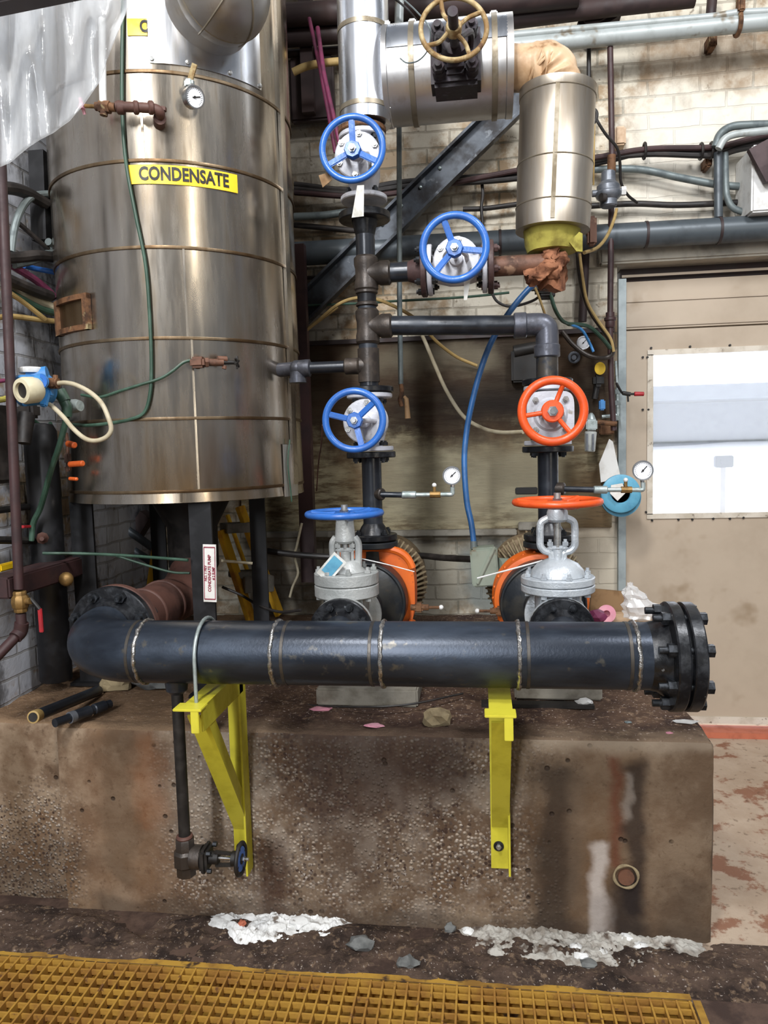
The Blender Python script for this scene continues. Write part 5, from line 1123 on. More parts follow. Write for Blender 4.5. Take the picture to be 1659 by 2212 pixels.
run('dark_lead', [(1060, 628, 3.3), (1075, 652, 3.3), (1105, 662, 3.3), (1150, 650, 3.25), (1175, 632, 3.2)], .006, 'cable', 'dark lead looping below the rusty branch flange', 'wire', True, 8)
gauge('wall_gauge', 'small dull gauge on the board right of the grey elbow', P(1260, 741, 3.7), (-.1, -1, 0), .030, .8)
b = B().torus(P(1240, 772, 3.7), Y, .022, .008, 20, 8); b.cyl(P(1240, 772, 3.74), P(1240, 772, 3.68), .012, n=10); solo(b, 'small_knob', M['regul'], 'small dark knob on the board below the wall gauge', 'knob')
t = thing('yellow_tag_valve', 'yellow oval tag on a dark valve beside the door jamb', 'valve', P(1292, 860, 3.7))
B().lathe(P(1296, 796, 3.64), -Y, [(.028, 0), (.030, .002), (.029, .004)], 28, None, .85).build('tag', M['plate_yel'], t)
b = B().box(P(1292, 822, 3.68), (.05, .06, .06), None, .014); b.cyl(P(1290, 830, 3.69), P(1284, 862, 3.69), .014, n=12); b.build('body', M['dark'], t)
b = B().box(P(1300, 875, 3.66), (.028, .04, .05), None, .006); b2 = solo(b, 'blue_solenoid', M['blue_t'], 'small pale blue solenoid on a pipe left of the door', 'solenoid')
b = B().cyl(P(1300, 900, 3.67), P(1332, 897, 3.67), .009, n=10); b.cyl(P(1334, 838, 3.67), P(1335, 908, 3.67), .0095, n=12); b.cyl(P(1330, 780, 3.67), P(1334, 838, 3.67), .006, n=10)
for py in (846, 870, 903): b.cyl(P(1334, py - 5, 3.67), P(1334.5, py + 5, 3.67), .014, n=6)
solo(b, 'sample_pipe', M['galv'], 'galvanised sample pipe with hex couplings on the steel door jamb', 'pipe')
t = thing('lever_valve', 'small valve lever with a red grip sticking out over the door', 'valve', P(1365, 856, 3.66))
b = B().tube([P(1332, 828, 3.66), P(1342, 846, 3.62), P(1350, 851, 3.6), P(1372, 851, 3.6)], .0055, 8); b.cyl(P(1356, 853, 3.6), P(1357, 868, 3.6), .0045, n=8); b.cyl(P(1345, 849, 3.6), P(1362, 852, 3.6), .010, n=10); b.build('lever', M['dark'], t)
B().cyl(P(1370, 851, 3.6), P(1391, 851, 3.6), .0105, .010, 14, .002).build('grip', M['red'], t)
t = thing('air_filter', 'grey air filter with a milky bowl hanging by the orange-wheeled valve', 'filter', P(1275, 980, 3.55))
a, e = P(1277, 912, 3.55), P(1275, 978, 3.55)
b = B().box(P(1277, 918, 3.55), (.05, .05, .05), None, .006); b.lathe(P(1277, 906, 3.55), Z, [(.022, 0), (.014, .02), (.006, .03)], 16); b.build('head', M['galv'], t)
b = B().cyl(P(1276, 932, 3.55), P(1274, 976, 3.55), .028, .024, 20, .004); b.build('bowl', M['clearbowl'], t)
b = B().box(P(1268, 955, 3.52), (.008, .012, .075)); b.box(P(1281, 955, 3.52), (.008, .012, .075)); b.build('guard', M['regul'], t)
b = B().cyl(P(1290, 912, 3.6), P(1332, 916, 3.6), .012, n=10); b.box(P(1310, 925, 3.72), (.07, .03, .06), None, .005); solo(b, 'filter_bracket', M['rust'], 'rusty bracket joining the air filter to the door jamb', 'bracket')
b = B().prism([P(1316, 948, 3.7), P(1324, 954, 3.7), P(1341, 1032, 3.7), P(1298, 1042, 3.7), P(1294, 1002, 3.7)], V(0, .004, 0)); solo(b, 'wall_paper_tag', M['paper'], 'white pointed paper tag hanging at the door jamb behind the blue ring', 'tag')
t = thing('blue_ring', 'light blue plastic ring hung on the door jamb behind the gauge branch', 'ring', P(1336, 1112, 3.5))
B().lathe(P(1340, 1066, 3.52), -Y, [(.042, 0), (.088, 0), (.088, .014), (.08, .018), (.046, .018), (.042, .014), (.042, 0)], 48).build('ring', M['bucket'], t)
B().lathe(P(1340, 1074, 3.56), -Y, [(.05, 0), (.092, .0), (.090, .02), (.05, .02), (.05, 0)], 48).build('rear_ring', M['bucket'], t)
b = B().prism([P(1320, 1048, 3.48), P(1345, 1044, 3.48), P(1352, 1064, 3.48), P(1334, 1082, 3.48), P(1318, 1066, 3.48)], V(0, .008, 0)); b.build('label_scrap', M['paper'], t)
# hoses and wires across the middle
run('white_hose', [(905, 716, 3.3), (915, 731, 3.3), (940, 790, 3.3), (965, 845, 3.3), (1000, 898, 3.28), (1040, 924, 3.22), (1080, 934, 3.15), (1130, 933, 3.05)], .0085, 'hose_white', 'cream hose sagging from behind the cross pipe to the orange-wheeled valve', 'hose', True, 10)
run('tan_cable', [(636, 735, 3.5), (690, 690, 3.5), (735, 655, 3.5), (780, 643, 3.5), (830, 652, 3.5), (900, 690, 3.55), (940, 735, 3.6), (985, 770, 3.7), (1030, 790, 3.74)], .008, 'wire_yellow', 'tan cable arching over the left riser tee and down onto the board', 'cable', True, 8)
run('tan_cable', [(636, 728, 3.55), (680, 700, 3.55), (730, 664, 3.55)], .006, 'wire_yellow', 'short tan cable next to the diagonal channel foot, left of the left riser', 'cable', True, 8)
run('green_wire', [(636, 661, 3.6), (780, 655, 3.6), (860, 650, 3.6), (1000, 642, 3.6), (1100, 632, 3.6)], .006, 'hose_green', 'dark green wire stretched level below the second blue handwheel', 'wire', True, 8)
run('red_wire', [(697, 918, 2.6), (694, 960, 2.7), (688, 1000, 2.9), (684, 1060, 3.1)], .0028, 'primer', 'thin dull red wire hanging from the lowest vertical blue handwheel', 'wire', True, 6)
run('bent_tube', [(652, 1130, 3.2), (641, 1180, 3.2), (636, 1200, 3.2), (642, 1225, 3.2), (643, 1242, 3.2), (632, 1268, 3.2), (626, 1290, 3.2)], .0055, 'hose_white', 'thin pale bent tube hanging below the blue horizontal handwheel at left', 'tube', True, 8)
run('dark_bracing', [(1110, 760, 3.72), (1150, 752, 3.72), (1168, 750, 3.72)], .03, 'dark', 'dark block on the board left of the orange riser pipe', 'block')
b = B().box(P(1142, 790, 3.74), (.17, .06, .16), None, .01); solo(b, 'dark_box', M['dark'], 'dark square box on the board behind the heat-tinted drop pipe', 'box')  # plain dark square box against the board
b = B().box(P(1137, 1060, 3.78), (.11, .02, .035), None, .004); solo(b, 'steel_strap', M['dark'], 'dark flat strap screwed to the board left of the right lower riser', 'strap')
b = B().box(P(1148, 1136, 3.76), (.13, .03, .04), None, .004); solo(b, 'grey_patch', M['base_conc'], 'pale grey patch block at the foot of the board by the right riser', 'block')
# upright post beside the tank at right and ladder behind
solo(B().box(P(656, 900, 3.5), (.07, .05, 1.6)), 'timber_post', M['pipe_brown'], 'dark brown upright timber behind the right edge of the tank', 'post')
lt = thing('step_ladder', 'yellow fibreglass step ladder leaning behind the tank legs', 'ladder', P(560, 1340, 3.35))
def rail(p0, p1, w, d, ypl): 
    a, e = P(*p0, ypl), P(*p1, ypl); return B().bar(a, e, w, d, Y, .002)
rail((478, 1145), (548, 1356), .020, .09, 3.3).build('rail', M['yellow_l'], lt)
rail((518, 1094), (604, 1328), .020, .09, 3.42).build('rail', M['yellow_l'], lt)
rail((491, 1112), (541, 1252), .010, .04, 3.6).build('rear_rail', M['yellow_l'], lt)
for (a, e, h) in (((482, 1141, 3.33), (540, 1138, 3.42), .045), ((500, 1242, 3.33), (560, 1238, 3.42), .03), ((522, 1262, 3.33), (585, 1258, 3.42), .075)):
    B().bar(P(*a), P(*e), .09, h, Z, .003).build('tread', M['base_conc'], lt)
b = B().bar(P(340, 1172, 3.3), P(326, 1276, 3.3), .04, .03, Y, .004); solo(b, 'yellow_bar', M['yellow_l'], 'yellow bar standing behind the left of the tank, above the primed pipe', 'bar')
run('green_line', [(92, 1195, 2.45), (180, 1196, 2.5), (270, 1200, 2.5), (406, 1210, 2.46)], .0055, 'hose_green', 'green line stretched level under the tank to its front leg', 'tube', True, 8)
run('green_line', [(250, 1200, 2.6), (320, 1222, 2.6), (372, 1236, 2.6), (410, 1238, 2.6)], .0045, 'hose_green', 'second green line sagging under the tank above the primed pipe', 'tube', True, 8)
run('pale_rod', [(478, 1211, 2.8), (545, 1217, 2.85)], .006, 'hose_white', 'short pale rod across the yellow ladder', 'rod')
run('slack_cable', [(480, 1268, 3.0), (520, 1285, 3.0), (560, 1308, 2.95), (605, 1322, 2.9), (650, 1318, 2.85)], .006, 'cable', 'slack dark cable hanging behind the right tank leg', 'cable', True, 8)
for i, (a, e) in enumerate((((255, 1130, 3.4), (340, 1190, 3.4)), ((250, 1165, 3.45), (330, 1215, 3.45)))):
    solo(B().cyl(P(*a), P(*e), .02, n=12), 'slant_pipe', M['pipe_slate'], ['upper dark slanting pipe in the gap under the tank', 'lower dark slanting pipe in the gap under the tank'][i], 'pipe')
solo(B().bar(P(210, 1290, 3.5), P(320, 1110, 3.5), .06, .08, Y), 'under_brace', M['pipe_dark'], 'dark brace crossing behind the tank legs at left', 'brace')
# ---------------------------------------------------------------- left side
LX = WXL + .02
def lrun(name, pts, r, m, label, cat, spline=True, x=LX, n=10): return solo(B().tube([PX(px, py, x + d) for px, py, d in pts], r, n, spline), name, M[m], label, cat)
# hanging plastic sheet on a rail
edge = [(-220, 372), (-60, 368), (0, 361), (22, 352), (45, 332), (75, 308), (110, 290), (150, 262), (180, 228), (205, 192), (218, 168), (232, 128), (250, 82), (270, 35), (292, -20), (300, -60)]
def ey(px):
    for i in range(len(edge) - 1):
        if edge[i][0] <= px <= edge[i + 1][0]:
            f = (px - edge[i][0]) / (edge[i + 1][0] - edge[i][0]); return edge[i][1] + (edge[i + 1][1] - edge[i][1]) * f
    return -60
def sh(u, v):
    px = -90 + 390 * u; py = -120 + (ey(px) + 120) * v
    fold = .045 * math.sin(px * .05 + v * 1.6) + .02 * math.sin(px * .13 - v * 3) + .03 * noise.noise(V(px * .012, v * 3, 0)) - .06 * v * v
    return P(px, py, 1.24 + fold * .65)
b = B().grid(sh, 120, 50); ob = solo(b, 'plastic_sheet', M['sheet'], 'translucent white plastic sheet bulging down over the upper left corner', 'plastic sheet', ang=0)
sm = ob.modifiers.new('thick', 'SOLIDIFY'); sm.thickness = .0015
solo(B().box(P(20, 2, 1.15), (.24, .04, .02), Matrix.Rotation(-.08, 3, 'Y'), .004), 'sheet_batten', M['pipe_dark'], 'dark batten across the plastic sheet at the top left corner', 'batten')
# brown upright pipe with brass valve
t = thing('brown_standpipe', 'dark brown upright pipe at the far left ending in an outward sloping elbow', 'pipe', P(40, 1380, 2.2))
yb = 2.2
B().tube([P(-4, 200, yb), P(8, 480, yb), P(20, 760, yb), P(33, 1080, yb), P(41, 1272, yb)], .0155, 16, False).build('pipe', M['pipe_brown'], t)
B().tube([P(45, 1325, yb), P(46, 1352, yb), P(42, 1366, yb), P(30, 1380, yb - .02), P(-20, 1432, yb - .1)], .0165, 16, True).build('elbow', M['pipe_brown'], t)
B().tube([P(47, 1345, yb), P(44, 1364, yb), P(33, 1377, yb - .02)], .022, 16, True).build('coupling', M['pipe_brown'], t)
v = thing('brass_ball_valve', 'brass ball valve with a drooping red lever on the brown standpipe', 'valve', P(45, 1325, yb))
q = P(44, 1300, yb); b = B().lathe(q - Z * .034, Z, [(.019, 0), (.021, .003), (.021, .012), (.026, .018), (.028, .034), (.026, .05), (.021, .056), (.021, .066), (.019, .069)], 8); b.cyl(q, q + V(.04, -.005, .004), .011, n=12); b.build('body', M['brass'], v)
B().tube([P(66, 1292, yb), P(78, 1306, yb), P(86, 1316, yb)], .006, 8).build('lever', M['dark'], v)
B().bar(P(86, 1314, yb), P(90, 1366, yb), .014, .008, Y, .002).build('grip', M['red'], v)
# transmitter
t = thing('transmitter', 'sky blue pressure transmitter with cream round cap beside the tank', 'transmitter', P(70, 890, 2.3))
yt = 2.28; c = P(76, 842, yt); ax = V(-.35, -1, -.12).normalized()
b = B().cyl(c - ax * .05, c + ax * .055, .05, n=32, bev=.006); b.cyl(P(62, 818, yt), P(104, 812, yt + .02), .032, n=20); b.cyl(P(88, 824, yt - .06), P(88, 824, yt), .024, .026, 20); b.build('housing', M['blue_t'], t)
b = B().lathe(P(88, 824, yt - .058), -Y, [(.024, 0), (.024, .004), (.012, .004), (.012, -.01), (0, -.01)], 20); b.build('port', M['blue'], t)
q = P(47, 844, yt - .10); cap = B().lathe(q - ax * .03, ax, [(.034, -.03), (.041, -.02), (.0425, .02), (.038, .032), (.026, .034), (.024, .022), (0, .022)], 40).build('cap', M['cream'], t)
B().lathe(q + ax * -.007, ax, [(.0245, 0), (.0245, .001), (0, .002)], 24).build('window', M['cable'], cap)
B().lathe(P(67, 806, yt + .0) - Z * .0, Z, [(.036, 0), (.038, .004), (.038, .014), (.034, .018)], 32).build('top_cover', M['white'], t)
b = B().bar(P(101, 846, yt - .01), P(93, 878, yt - .03), .022, .02, Y, .004); b.box(P(106, 848, yt), (.022, .03, .03), None, .006); b.build('mounting_bracket', M['blue_t'], t)
b = B().cyl(P(102, 828, yt), P(126, 828, yt), .017, n=14); b.box(P(116, 828, yt), (.03, .034, .034), None, .006); b.cyl(P(120, 818, yt), P(120, 810, yt), .008, n=8); b.build('fitting', M['rust'], t)
hp = [(124, 828, 2.28), (142, 827, 2.27), (165, 832, 2.26), (195, 848, 2.25), (220, 872, 2.24), (235, 905, 2.23), (240, 928, 2.23), (230, 944, 2.23), (208, 952, 2.23), (185, 948, 2.23), (160, 928, 2.24), (138, 902, 2.26), (120, 884, 2.28), (106, 873, 2.3)]
solo(B().tube([P(*q) for q in hp], .0075, 12), 'cream_hose', M['hose_white'], 'cream hose looping right from the blue transmitter and back under it', 'hose')
b = B().cyl(P(128, 846, 2.36), P(142, 868, 2.36), .022, .018, 16); b.tube([P(136, 862, 2.36), P(144, 880, 2.36), P(144, 900, 2.36)], .017, 12); b.tube([P(144, 900, 2.36), P(137, 930, 2.37), P(126, 970, 2.38), P(112, 1010, 2.4), (P(98, 1060, 2.42)), P(86, 1100, 2.44), P(72, 1130, 2.45), P(68, 1168, 2.45)], .010, 10)
solo(b, 'green_hose', M['hose_green'], 'dull green hose with a thick end dropping left of the tank from the transmitter', 'hose')
b = B().lathe(P(150, 878, 2.42), V(1, -.3, 0), [(.02, 0), (.024, .006), (.024, .03), (.018, .05)], 18); solo(b, 'grey_fitting', M['galv'], 'pale grey pipe fitting behind the cream hose loop', 'fitting')
for i, (px, py, px2, py2, lab) in enumerate(((146, 958, 162, 962, 'uppermost orange valve handle below the transmitter hose'), (150, 1003, 180, 1001, 'largest orange valve handle, middle of three left of the tank'), (150, 1034, 167, 1035, 'smallest orange valve handle, lowest of three left of the tank'))):
    solo(B().cyl(P(px, py, 2.45), P(px2, py2, 2.43), (.011, .0105, .0065)[i], n=14, bev=.003), 'valve_handle_lever', M['orange_h'], lab, 'valve handle')
b = B().tube([P(143, 935, 2.46), P(146, 960, 2.46), P(146, 1015, 2.46)], .006, 8); b.box(P(146, 990, 2.46), (.02, .02, .04), None, .005); b.box(P(147, 1012, 2.46), (.018, .02, .02), None, .004); solo(b, 'valve_manifold', M['pipe_rust'], 'rusty upright tube carrying the orange valve handles', 'pipe')
# black column left of the tank
b = B().lathe(P(122, 1468, 2.55), Z, [(.055, 0), (.058, .005), (.058, P(122, 935, 2.55).z - PH - .03), (.045, P(122, 935, 2.55).z - PH - .005), (.02, P(122, 935, 2.55).z - PH)], 28)
solo(b, 'black_column', M['post'], 'black round-topped column standing left of the tank on the pedestal', 'column')
# pipework on the left wall low down
lrun('low_pipe', [(-60, 1110, 0.04), (30, 1098, .04), (85, 1092, .04)], .012, 'dark', 'thin black pipe level on the whitewashed wall left of the black column, upper one', 'pipe', False)
lrun('low_pipe', [(-60, 1166, .06), (30, 1167, .06), (75, 1168, .06), (120, 1160, .06)], .014, 'dark', 'thin black pipe level on the whitewashed wall left of the black column, lower one', 'pipe', False)
b = B().box(PX(95, 1240, LX + .12), (.10, .55, .07), None, .006); solo(b, 'rusty_beam', M['pipe_brown'], 'dark rusty beam bracket level between the left wall and the black column', 'beam')
b = B().bar(PX(48, 1138, LX + .08), PX(68, 1137, LX + .08), .012, .010, Z, .002); solo(b, 'red_lever', M['red'], 'small red lever behind the brown standpipe', 'lever')
b = B().lathe(PX(92, 1162, LX + .1), V(.5, -1, 0), [(.020, 0), (.022, .006), (.016, .012), (.008, .03)], 8); solo(b, 'pink_knob', M['primer'], 'small dull pink knob on the lower black pipe', 'knob')
b = B().ball(P(143, 1251, 2.46), .026, (1, .9, 1), 16); solo(b, 'brass_plug', M['brass'], 'round brass cap by the top of the black column base', 'cap')
b = B().box(PX(20, 1222, LX + .03), (.02, .12, .025), None, .004); solo(b, 'yellow_tape', M['plate_yel'], 'scrap of yellow tape on the wall behind the brown standpipe', 'tape')
lrun('wall_wire', [(55, 1010, .01), (62, 1045, .01), (85, 1085, .02), (98, 1098, .03)], .005, 'cable', 'black wire hanging on the whitewashed wall below the transmitter', 'wire')
lrun('wall_wire', [(42, 880, .02), (62, 900, .03), (82, 915, .03), (98, 925, .05), (110, 914, .08)], .007, 'hose_green', 'pale green tube looping under the transmitter', 'wire')
b = B().cyl(PX(57, 893, LX + .12), PX(52, 958, LX + .12), .03, .022, 16); b.box(PX(62, 888, LX + .12), (.06, .06, .05), None, .01); solo(b, 'black_sensor', M['cable'], 'black sensor body hanging under the transmitter', 'sensor')
b = B().box(PX(0, 960, LX + .08), (.05, .14, .26), None, .012); solo(b, 'black_box', M['cable'], 'black box cut by the left picture edge behind the brown standpipe', 'box')
# wires above the transmitter
lrun('blue_cable', [(52, 574, .02), (75, 580, .03), (118, 588, .08)], .010, 'blue', 'bright blue cable left of the tank under the grey bent conduit', 'cable')
lrun('magenta_cable', [(20, 570, .03), (40, 582, .04), (75, 604, .06), (104, 628, .08), (120, 645, .1)], .014, 'purple', 'magenta cable sloping down to the tank at left', 'cable')
lrun('grey_bent_conduit', [(30, 572, .05), (60, 566, .06), (90, 556, .08), (108, 542, .09), (112, 528, .1), (104, 522, .1)], .014, 'conduit', 'pale grey bent conduit curling beside the tank at left', 'conduit')
lrun('grey_loop', [(24, 545, .05), (30, 500, .05), (40, 465, .06), (55, 438, .06), (72, 424, .07), (90, 420, .08), (112, 419, .1)], .013, 'conduit', 'pale grey conduit arching up to the tank at left', 'conduit')
lrun('dark_rod', [(40, 482, .06), (70, 508, .07), (104, 538, .09)], .009, 'cable', 'dark rod slanting down inside the grey conduit loop', 'rod', False)
lrun('green_cable', [(18, 620, .04), (40, 632, .04), (80, 648, .06), (118, 664, .1)], .014, 'hose_white', 'pale cable sloping to the tank above the tan cables', 'cable')
lrun('dark_green_cable', [(18, 630, .05), (50, 648, .06), (90, 668, .08), (120, 676, .1)], .013, 'hose_green', 'dark green cable just under the pale sloping cable', 'cable')
lrun('tan_conduit', [(-10, 686, .05), (30, 684, .05), (80, 690, .07), (120, 694, .1)], .010, 'wire_yellow', 'tan conduit running nearly level to the tank at left', 'conduit')
lrun('tan_conduit', [(24, 634, .06), (60, 660, .07), (98, 690, .09)], .009, 'wire_yellow', 'tan conduit sloping down to meet the level tan conduit', 'conduit')
lrun('black_bundle', [(-10, 404, .05), (30, 408, .05), (60, 418, .06), (100, 440, .08)], .022, 'cable', 'thick black cable bundle at the upper left below the plastic sheet', 'cable')
lrun('black_bundle', [(-10, 558, .06), (40, 556, .06), (80, 552, .08), (120, 556, .1)], .02, 'cable', 'thick black cable bundle behind the pale grey bent conduit', 'cable')
lrun('black_bundle', [(10, 600, .08), (60, 622, .08), (110, 640, .1)], .02, 'cable', 'thick black cable bundle behind the magenta cable', 'cable')
b = B().bar(PX(85, 330, LX + .05), PX(92, 522, LX + .05), .06, .05, Y); solo(b, 'dark_wall_post', M['post'], 'dark upright on the left wall beside the tank above the bent conduit', 'post')
lrun('blue_lead', [(-20, 826, .1), (10, 822, .12), (36, 818, .14)], .007, 'purple', 'dark violet lead entering the transmitter from the left edge', 'wire')
lrun('olive_lead', [(-20, 866, .1), (10, 862, .12), (32, 852, .14)], .010, 'insul', 'olive lead entering the transmitter cap from the left edge', 'wire')
# ---------------------------------------------------------------- loose things
def chunk(name, m, label, cat, px, py, z, s, sc=(1, .8, .5), seed=0, group=None):
    p = PZ(px, py, z); b = B().ball(p + Z * s * sc[2] * .8, s, sc, 12, .55, seed, 2); return solo(b, name, M[m], label, cat, group, ang=25)
# short pipe offcuts on the pedestal at left
t = thing('pipe_offcut', 'black pipe offcut with a taped end lying on the pedestal at left, pointing outwards', 'pipe', P(70, 1562, 2.08))
a = P(72, 1549, 2.05); e = PZ(212, 1492, PH + .02) + V(0, 0, .0)
B().cyl(a, e, .0185, n=20).build('pipe', M['pipe_black'], t)
dr_ = (e - a).normalized(); B().lathe(a - dr_ * .002, dr_, [(.013, 0), (.0195, .001), (.0195, .03), (.0188, .032)], 20).build('tape', M['wire_yellow'], t)
B().lathe(a - dr_ * .003, dr_, [(.0145, 0), (.0145, .001), (0, .0015)], 16).build('bore_shade', M['dark'], t)  # flat dark disc paints the shade inside the open pipe end
t = thing('pipe_offcut', 'black pipe offcut with couplings lying right of the taped one on the pedestal', 'pipe', PZ(180, 1535, PH))
a = PZ(120, 1566, PH + .02); a = P(118, 1562, 2.12); e = PZ(238, 1520, PH + .03)
b = B().cyl(a, e, .014, n=16); d_ = (e - a); b.cyl(a + d_ * .25, a + d_ * .62, .0185, n=16, bev=.003); b.cyl(a + d_ * .68, a + d_ * .9, .018, n=16, bev=.003); b.build('pipe', M['pipe_black'], t)
B().cyl(a + d_ * .25, a + d_ * .34, .0192, n=16).build('coupling', M['regul'], t)
chunk('stone', 'rock', 'small brown stone under the header elbow at left', 'stone', 252, 1490, PH, .05, (1.3, .8, .7), 3)
chunk('stone', 'grey_rock', 'pale flat stone under the header left of the drain pipe', 'stone', 335, 1483, PH, .075, (1.5, .8, .45), 4)
chunk('stone', 'rock', 'tan stone in the middle of the pedestal top', 'stone', 945, 1566, PH, .036, (1.3, .8, .8), 5)
chunk('stone', 'rock', 'mossy brown lump under the header in front of the left pump base', 'stone', 778, 1514, PH, .05, (1.4, .9, .5), 6)
chunk('paper_scrap', 'pink', 'pink paper scrap on the pedestal left of the mossy lump', 'paper', 697, 1532, PH, .03, (1.2, .8, .12), 7)
chunk('paper_scrap', 'pink', 'pink paper scrap on the pedestal left of the tan stone', 'paper', 808, 1569, PH, .026, (1.3, .7, .14), 8)
chunk('paper_scrap', 'white', 'white crumpled scrap on the black steel strip', 'paper', 1263, 1520, PH + .012, .022, (1.2, .8, .4), 9)
chunk('paper_scrap', 'white', 'flat white slip near the right end of the pedestal', 'paper', 1481, 1560, PH, .032, (1.2, .5, .10), 10)
chunk('paper_scrap', 'pink', 'tiny pink scrap near the right front edge of the pedestal', 'paper', 1446, 1585, PH, .010, (1.2, .8, .3), 11)
chunk('paper_scrap', 'conduit', 'tiny grey scrap on the pedestal below the right header end', 'paper', 1357, 1562, PH, .009, (1.2, .8, .4), 12)
# junk behind the right valve
c = P(1310, 1326, 3.05)
t = thing('tape_roll', 'pink tape roll lying behind the right silver valve', 'tape roll', c - Z * .03)
B().lathe(c, V(-.1, -1, .25), [(.014, -.015), (.036, -.015), (.036, .015), (.014, .015), (.014, -.015)], 32).build('roll', M['pink'], t)
solo(B().box(P(1325, 1347, 3.05), (.34, .35, .02), None, .003), 'wooden_shelf', M['elbow'], 'thin pale wooden shelf just above the header at the right', 'shelf')
b = B().box(P(1330, 1308, 3.25), (.22, .02, .13), Matrix.Rotation(.1, 3, 'Y'), .003); solo(b, 'cardboard_piece', M['card'], 'brown cardboard piece behind the pink tape roll', 'cardboard')
b = B()
def bag(u, v):
    a = u * 2 * math.pi; prof = [.0, .05, .06, .055, .045, .05, .03, .012][min(7, int(v * 7.99))]
    q = P(1372, 1352, 2.95) + V(0, 0, v * .17); r = prof * (1 + .5 * noise.noise(V(math.cos(a) * 2, math.sin(a) * 2, v * 5))); return q + V(math.cos(a) * r + .02 * math.sin(v * 5), math.sin(a) * r * .6, .012 * noise.noise(V(a, v * 6, 1)))
b.grid(bag, 28, 16); solo(b, 'plastic_bag', M['bag'], 'crumpled clear plastic bag standing behind the right end of the header', 'bag', ang=15)
chunk('rag', 'purple', 'dark purple rag beside the pink tape roll', 'rag', 1290, 1342, PH + .3, .03, (1, .8, .7), 14)
run('slack_wire', [(520, 1478, 2.66), (560, 1500, 2.6), (640, 1520, 2.46), (760, 1527, 2.36), (880, 1522, 2.36), (1000, 1498, 2.5)], .0035, 'cable', 'thin dark wire lying slack along the pedestal in front of the left pump', 'wire', True, 6)
# plaster chunks at the foot of the pedestal
for i, (px, py, s_) in enumerate([(470, 2003, .028), (492, 1994, .024), (540, 1990, .02), (575, 1985, .018), (600, 2012, .024), (650, 2003, .03), (675, 2010, .022), (628, 2022, .018), (560, 2022, .014), (700, 2026, .012), (1008, 2008, .012), (1012, 2016, .014), (1180, 2018, .014), (1355, 2035, .022), (1385, 2052, .02), (1245, 2052, .016), (1256, 2072, .018), (1300, 2062, .014)]):
    chunk('plaster_chunk', 'plaster', 'small white plaster chunk lying along the pedestal foot', 'plaster', px, py, .0, s_, (1.3, .9, .6), 20 + i, 'plaster chunks at the pedestal foot')
chunk('rubble_stone', 'grey_rock', 'grey stone on the floor just before the grating', 'stone', 880, 2088, .0, .024, (1.4, .8, .7), 50)
chunk('rubble_stone', 'grey_rock', 'dark grey wedge stone on the floor below the header middle', 'stone', 780, 2048, .0, .032, (1.3, .8, .6), 51)
chunk('rubble_stone', 'grey_rock', 'grey stone leaning on the pedestal foot, left of its neighbour', 'stone', 972, 2012, .0, .016, (1.2, .8, .9), 52)
chunk('rubble_stone', 'grey_rock', 'dark grey slate among white bits at the right foot of the pedestal', 'stone', 1270, 2086, .0, .02, (1.4, .9, .4), 53)
chunk('brick_bit', 'redstrip', 'small red brick bit among the white plaster chunks', 'brick', 524, 2000, .01, .012, (1.1, .8, .9), 54)
chunk('paper_scrap', 'pink', 'pink scrap on the floor by the heart-shaped plaster bit at right', 'paper', 1376, 2046, .0, .014, (1.2, .8, .5), 55)
def dust(name, pts, h, m, label, seed):
    b = B(); n = len(pts)
    def fn(u, v):
        x = pts[0][0] + (pts[-1][0] - pts[0][0]) * u
        i = min(n - 2, int(u * (n - 1))); f = u * (n - 1) - i
        y0 = pts[i][1] + (pts[i + 1][1] - pts[i][1]) * f; y1 = pts[i][2] + (pts[i + 1][2] - pts[i][2]) * f
        q = V(x, y0 + (y1 - y0) * v, 0); w = .02 * noise.noise(V(x * 22, seed, v * 3)); e = min(1, 6 * min(u, 1 - u)) * min(1, 5 * v)
        q.y += w * (1 - v); return V(q.x, q.y, .0035 + e * (h * (.4 + .6 * v) * (.7 + .8 * noise.noise(V(x * 14, q.y * 14, seed)))) + e * .010 * noise.noise(V(x * 50, q.y * 50, seed)) + e * .006 * noise.noise(V(x * 130, q.y * 130, seed)) - .006 * (1 - e))
    b.grid(fn, 260, 36); return solo(b, name, M[m], label, 'dust', None, 'stuff', 40)
W = lambda px, py: PZ(px, py, 0)
dust('plaster_dust', [(W(440, 1990).x, 2.14, 2.19), (-.86, 2.08, 2.19), (-.78, 2.04, 2.19), (-.62, 2.05, 2.19), (-.5, 2.10, 2.19), (-.40, 2.14, 2.19)], .02, 'plaster', 'white plaster powder heaped along the left foot of the pedestal', 1.0)
dust('plaster_dust', [(-.12, 2.14, 2.19), (-.02, 2.06, 2.19), (.10, 2.05, 2.19), (.24, 2.04, 2.19), (.40, 2.03, 2.19), (.5, 2.07, 2.19), (.66, 2.12, 2.19)], .018, 'plaster_grey', 'grey white plaster powder along the right foot of the pedestal', 2.0)
b = B()
def heap(u, v):
    x = -2.1 + 3.1 * u; y = GY + .005 + .24 * v; e = min(1, 4 * v, 4 * (1 - v)) * min(1, 8 * (1 - u))
    h = .010 + .022 * noise.noise(V(x * 5, y * 9, 3)) + .012 * noise.noise(V(x * 19, y * 24, 7)) + .006 * noise.noise(V(x * 60, y * 60, 9))
    return V(x, y, max(-.004, h * e))
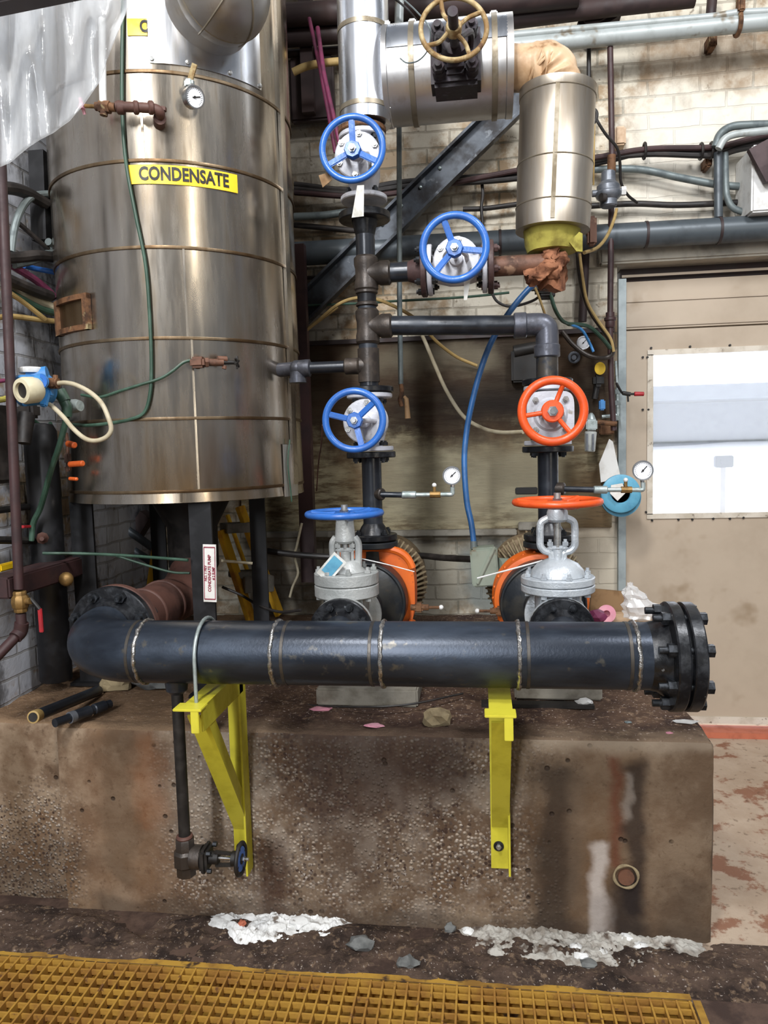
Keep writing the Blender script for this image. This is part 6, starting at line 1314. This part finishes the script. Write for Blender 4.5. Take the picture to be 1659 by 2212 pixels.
b.grid(heap, 300, 36); solo(b, 'floor_dirt', M['dirt'], 'dark lumpy dirt between the pedestal and the grating', 'dirt', None, 'stuff', 60)
# ---------------------------------------------------------------- camera, lamps, world
cd = bpy.data.cameras.new('camera'); co = bpy.data.objects.new('camera', cd); COL.objects.link(co)
cd.sensor_fit = 'VERTICAL'; cd.sensor_height = 24.0; cd.lens = 24.0 * F_ / H_; cd.clip_start = .05
Mx = Matrix((RT, UP, -FW)).transposed().to_4x4(); Mx.translation = EYE; co.matrix_world = Mx; S.camera = co
def area(name, loc, tgt, sx, sy, power, col=(1, 1, 1)):
    l = bpy.data.lights.new(name, 'AREA'); l.shape = 'RECTANGLE'; l.size = sx; l.size_y = sy; l.energy = power; l.color = col
    o = bpy.data.objects.new(name, l); COL.objects.link(o); o.location = loc; d = V(tgt) - V(loc); o.rotation_euler = d.to_track_quat('-Z', 'Y').to_euler(); return o
area('high_bay_lamp', (-.75, -.35, 4.3), (-.6, 2.6, 1.2), .5, .5, 108, (1, .98, .95))
area('high_bay_lamp', (1.6, .7, 4.4), (.5, 3.2, 1.4), .6, .6, 88, (.95, .97, 1))
area('added_streak_light', (-1.35, -6.0, 5.0), (-1.1, 2.9, 2.0), .36, 4.8, 620, (.93, .96, 1))  # added tall light panel, draws the vertical streak on the tank
area('added_streak_light', (5.2, -6.0, 2.0), (.0, 2.9, 1.2), .5, 1.5, 75, (1, .90, .74))  # added warm light panel for the golden streak low on the tank
area('outdoor_skylight', (2.0, 6.5, 6.0), (2.0, 6.5, 0), 5, 4, 560, (.95, .97, 1))
w = bpy.data.worlds.new('hall'); S.world = w; w.use_nodes = True
w.node_tree.nodes['Background'].inputs[0].default_value = (.80, .84, .92, 1); w.node_tree.nodes['Background'].inputs[1].default_value = .25
vs = S.view_settings; S.display_settings.display_device = 'sRGB'; vs.view_transform = 'Standard'; vs.look = 'None'; vs.gamma = 1.0; vs.use_curve_mapping = False; vs.exposure = 0.0
S.cycles.use_denoising = True; S.cycles.max_bounces = 6; S.cycles.sample_clamp_indirect = 4.0
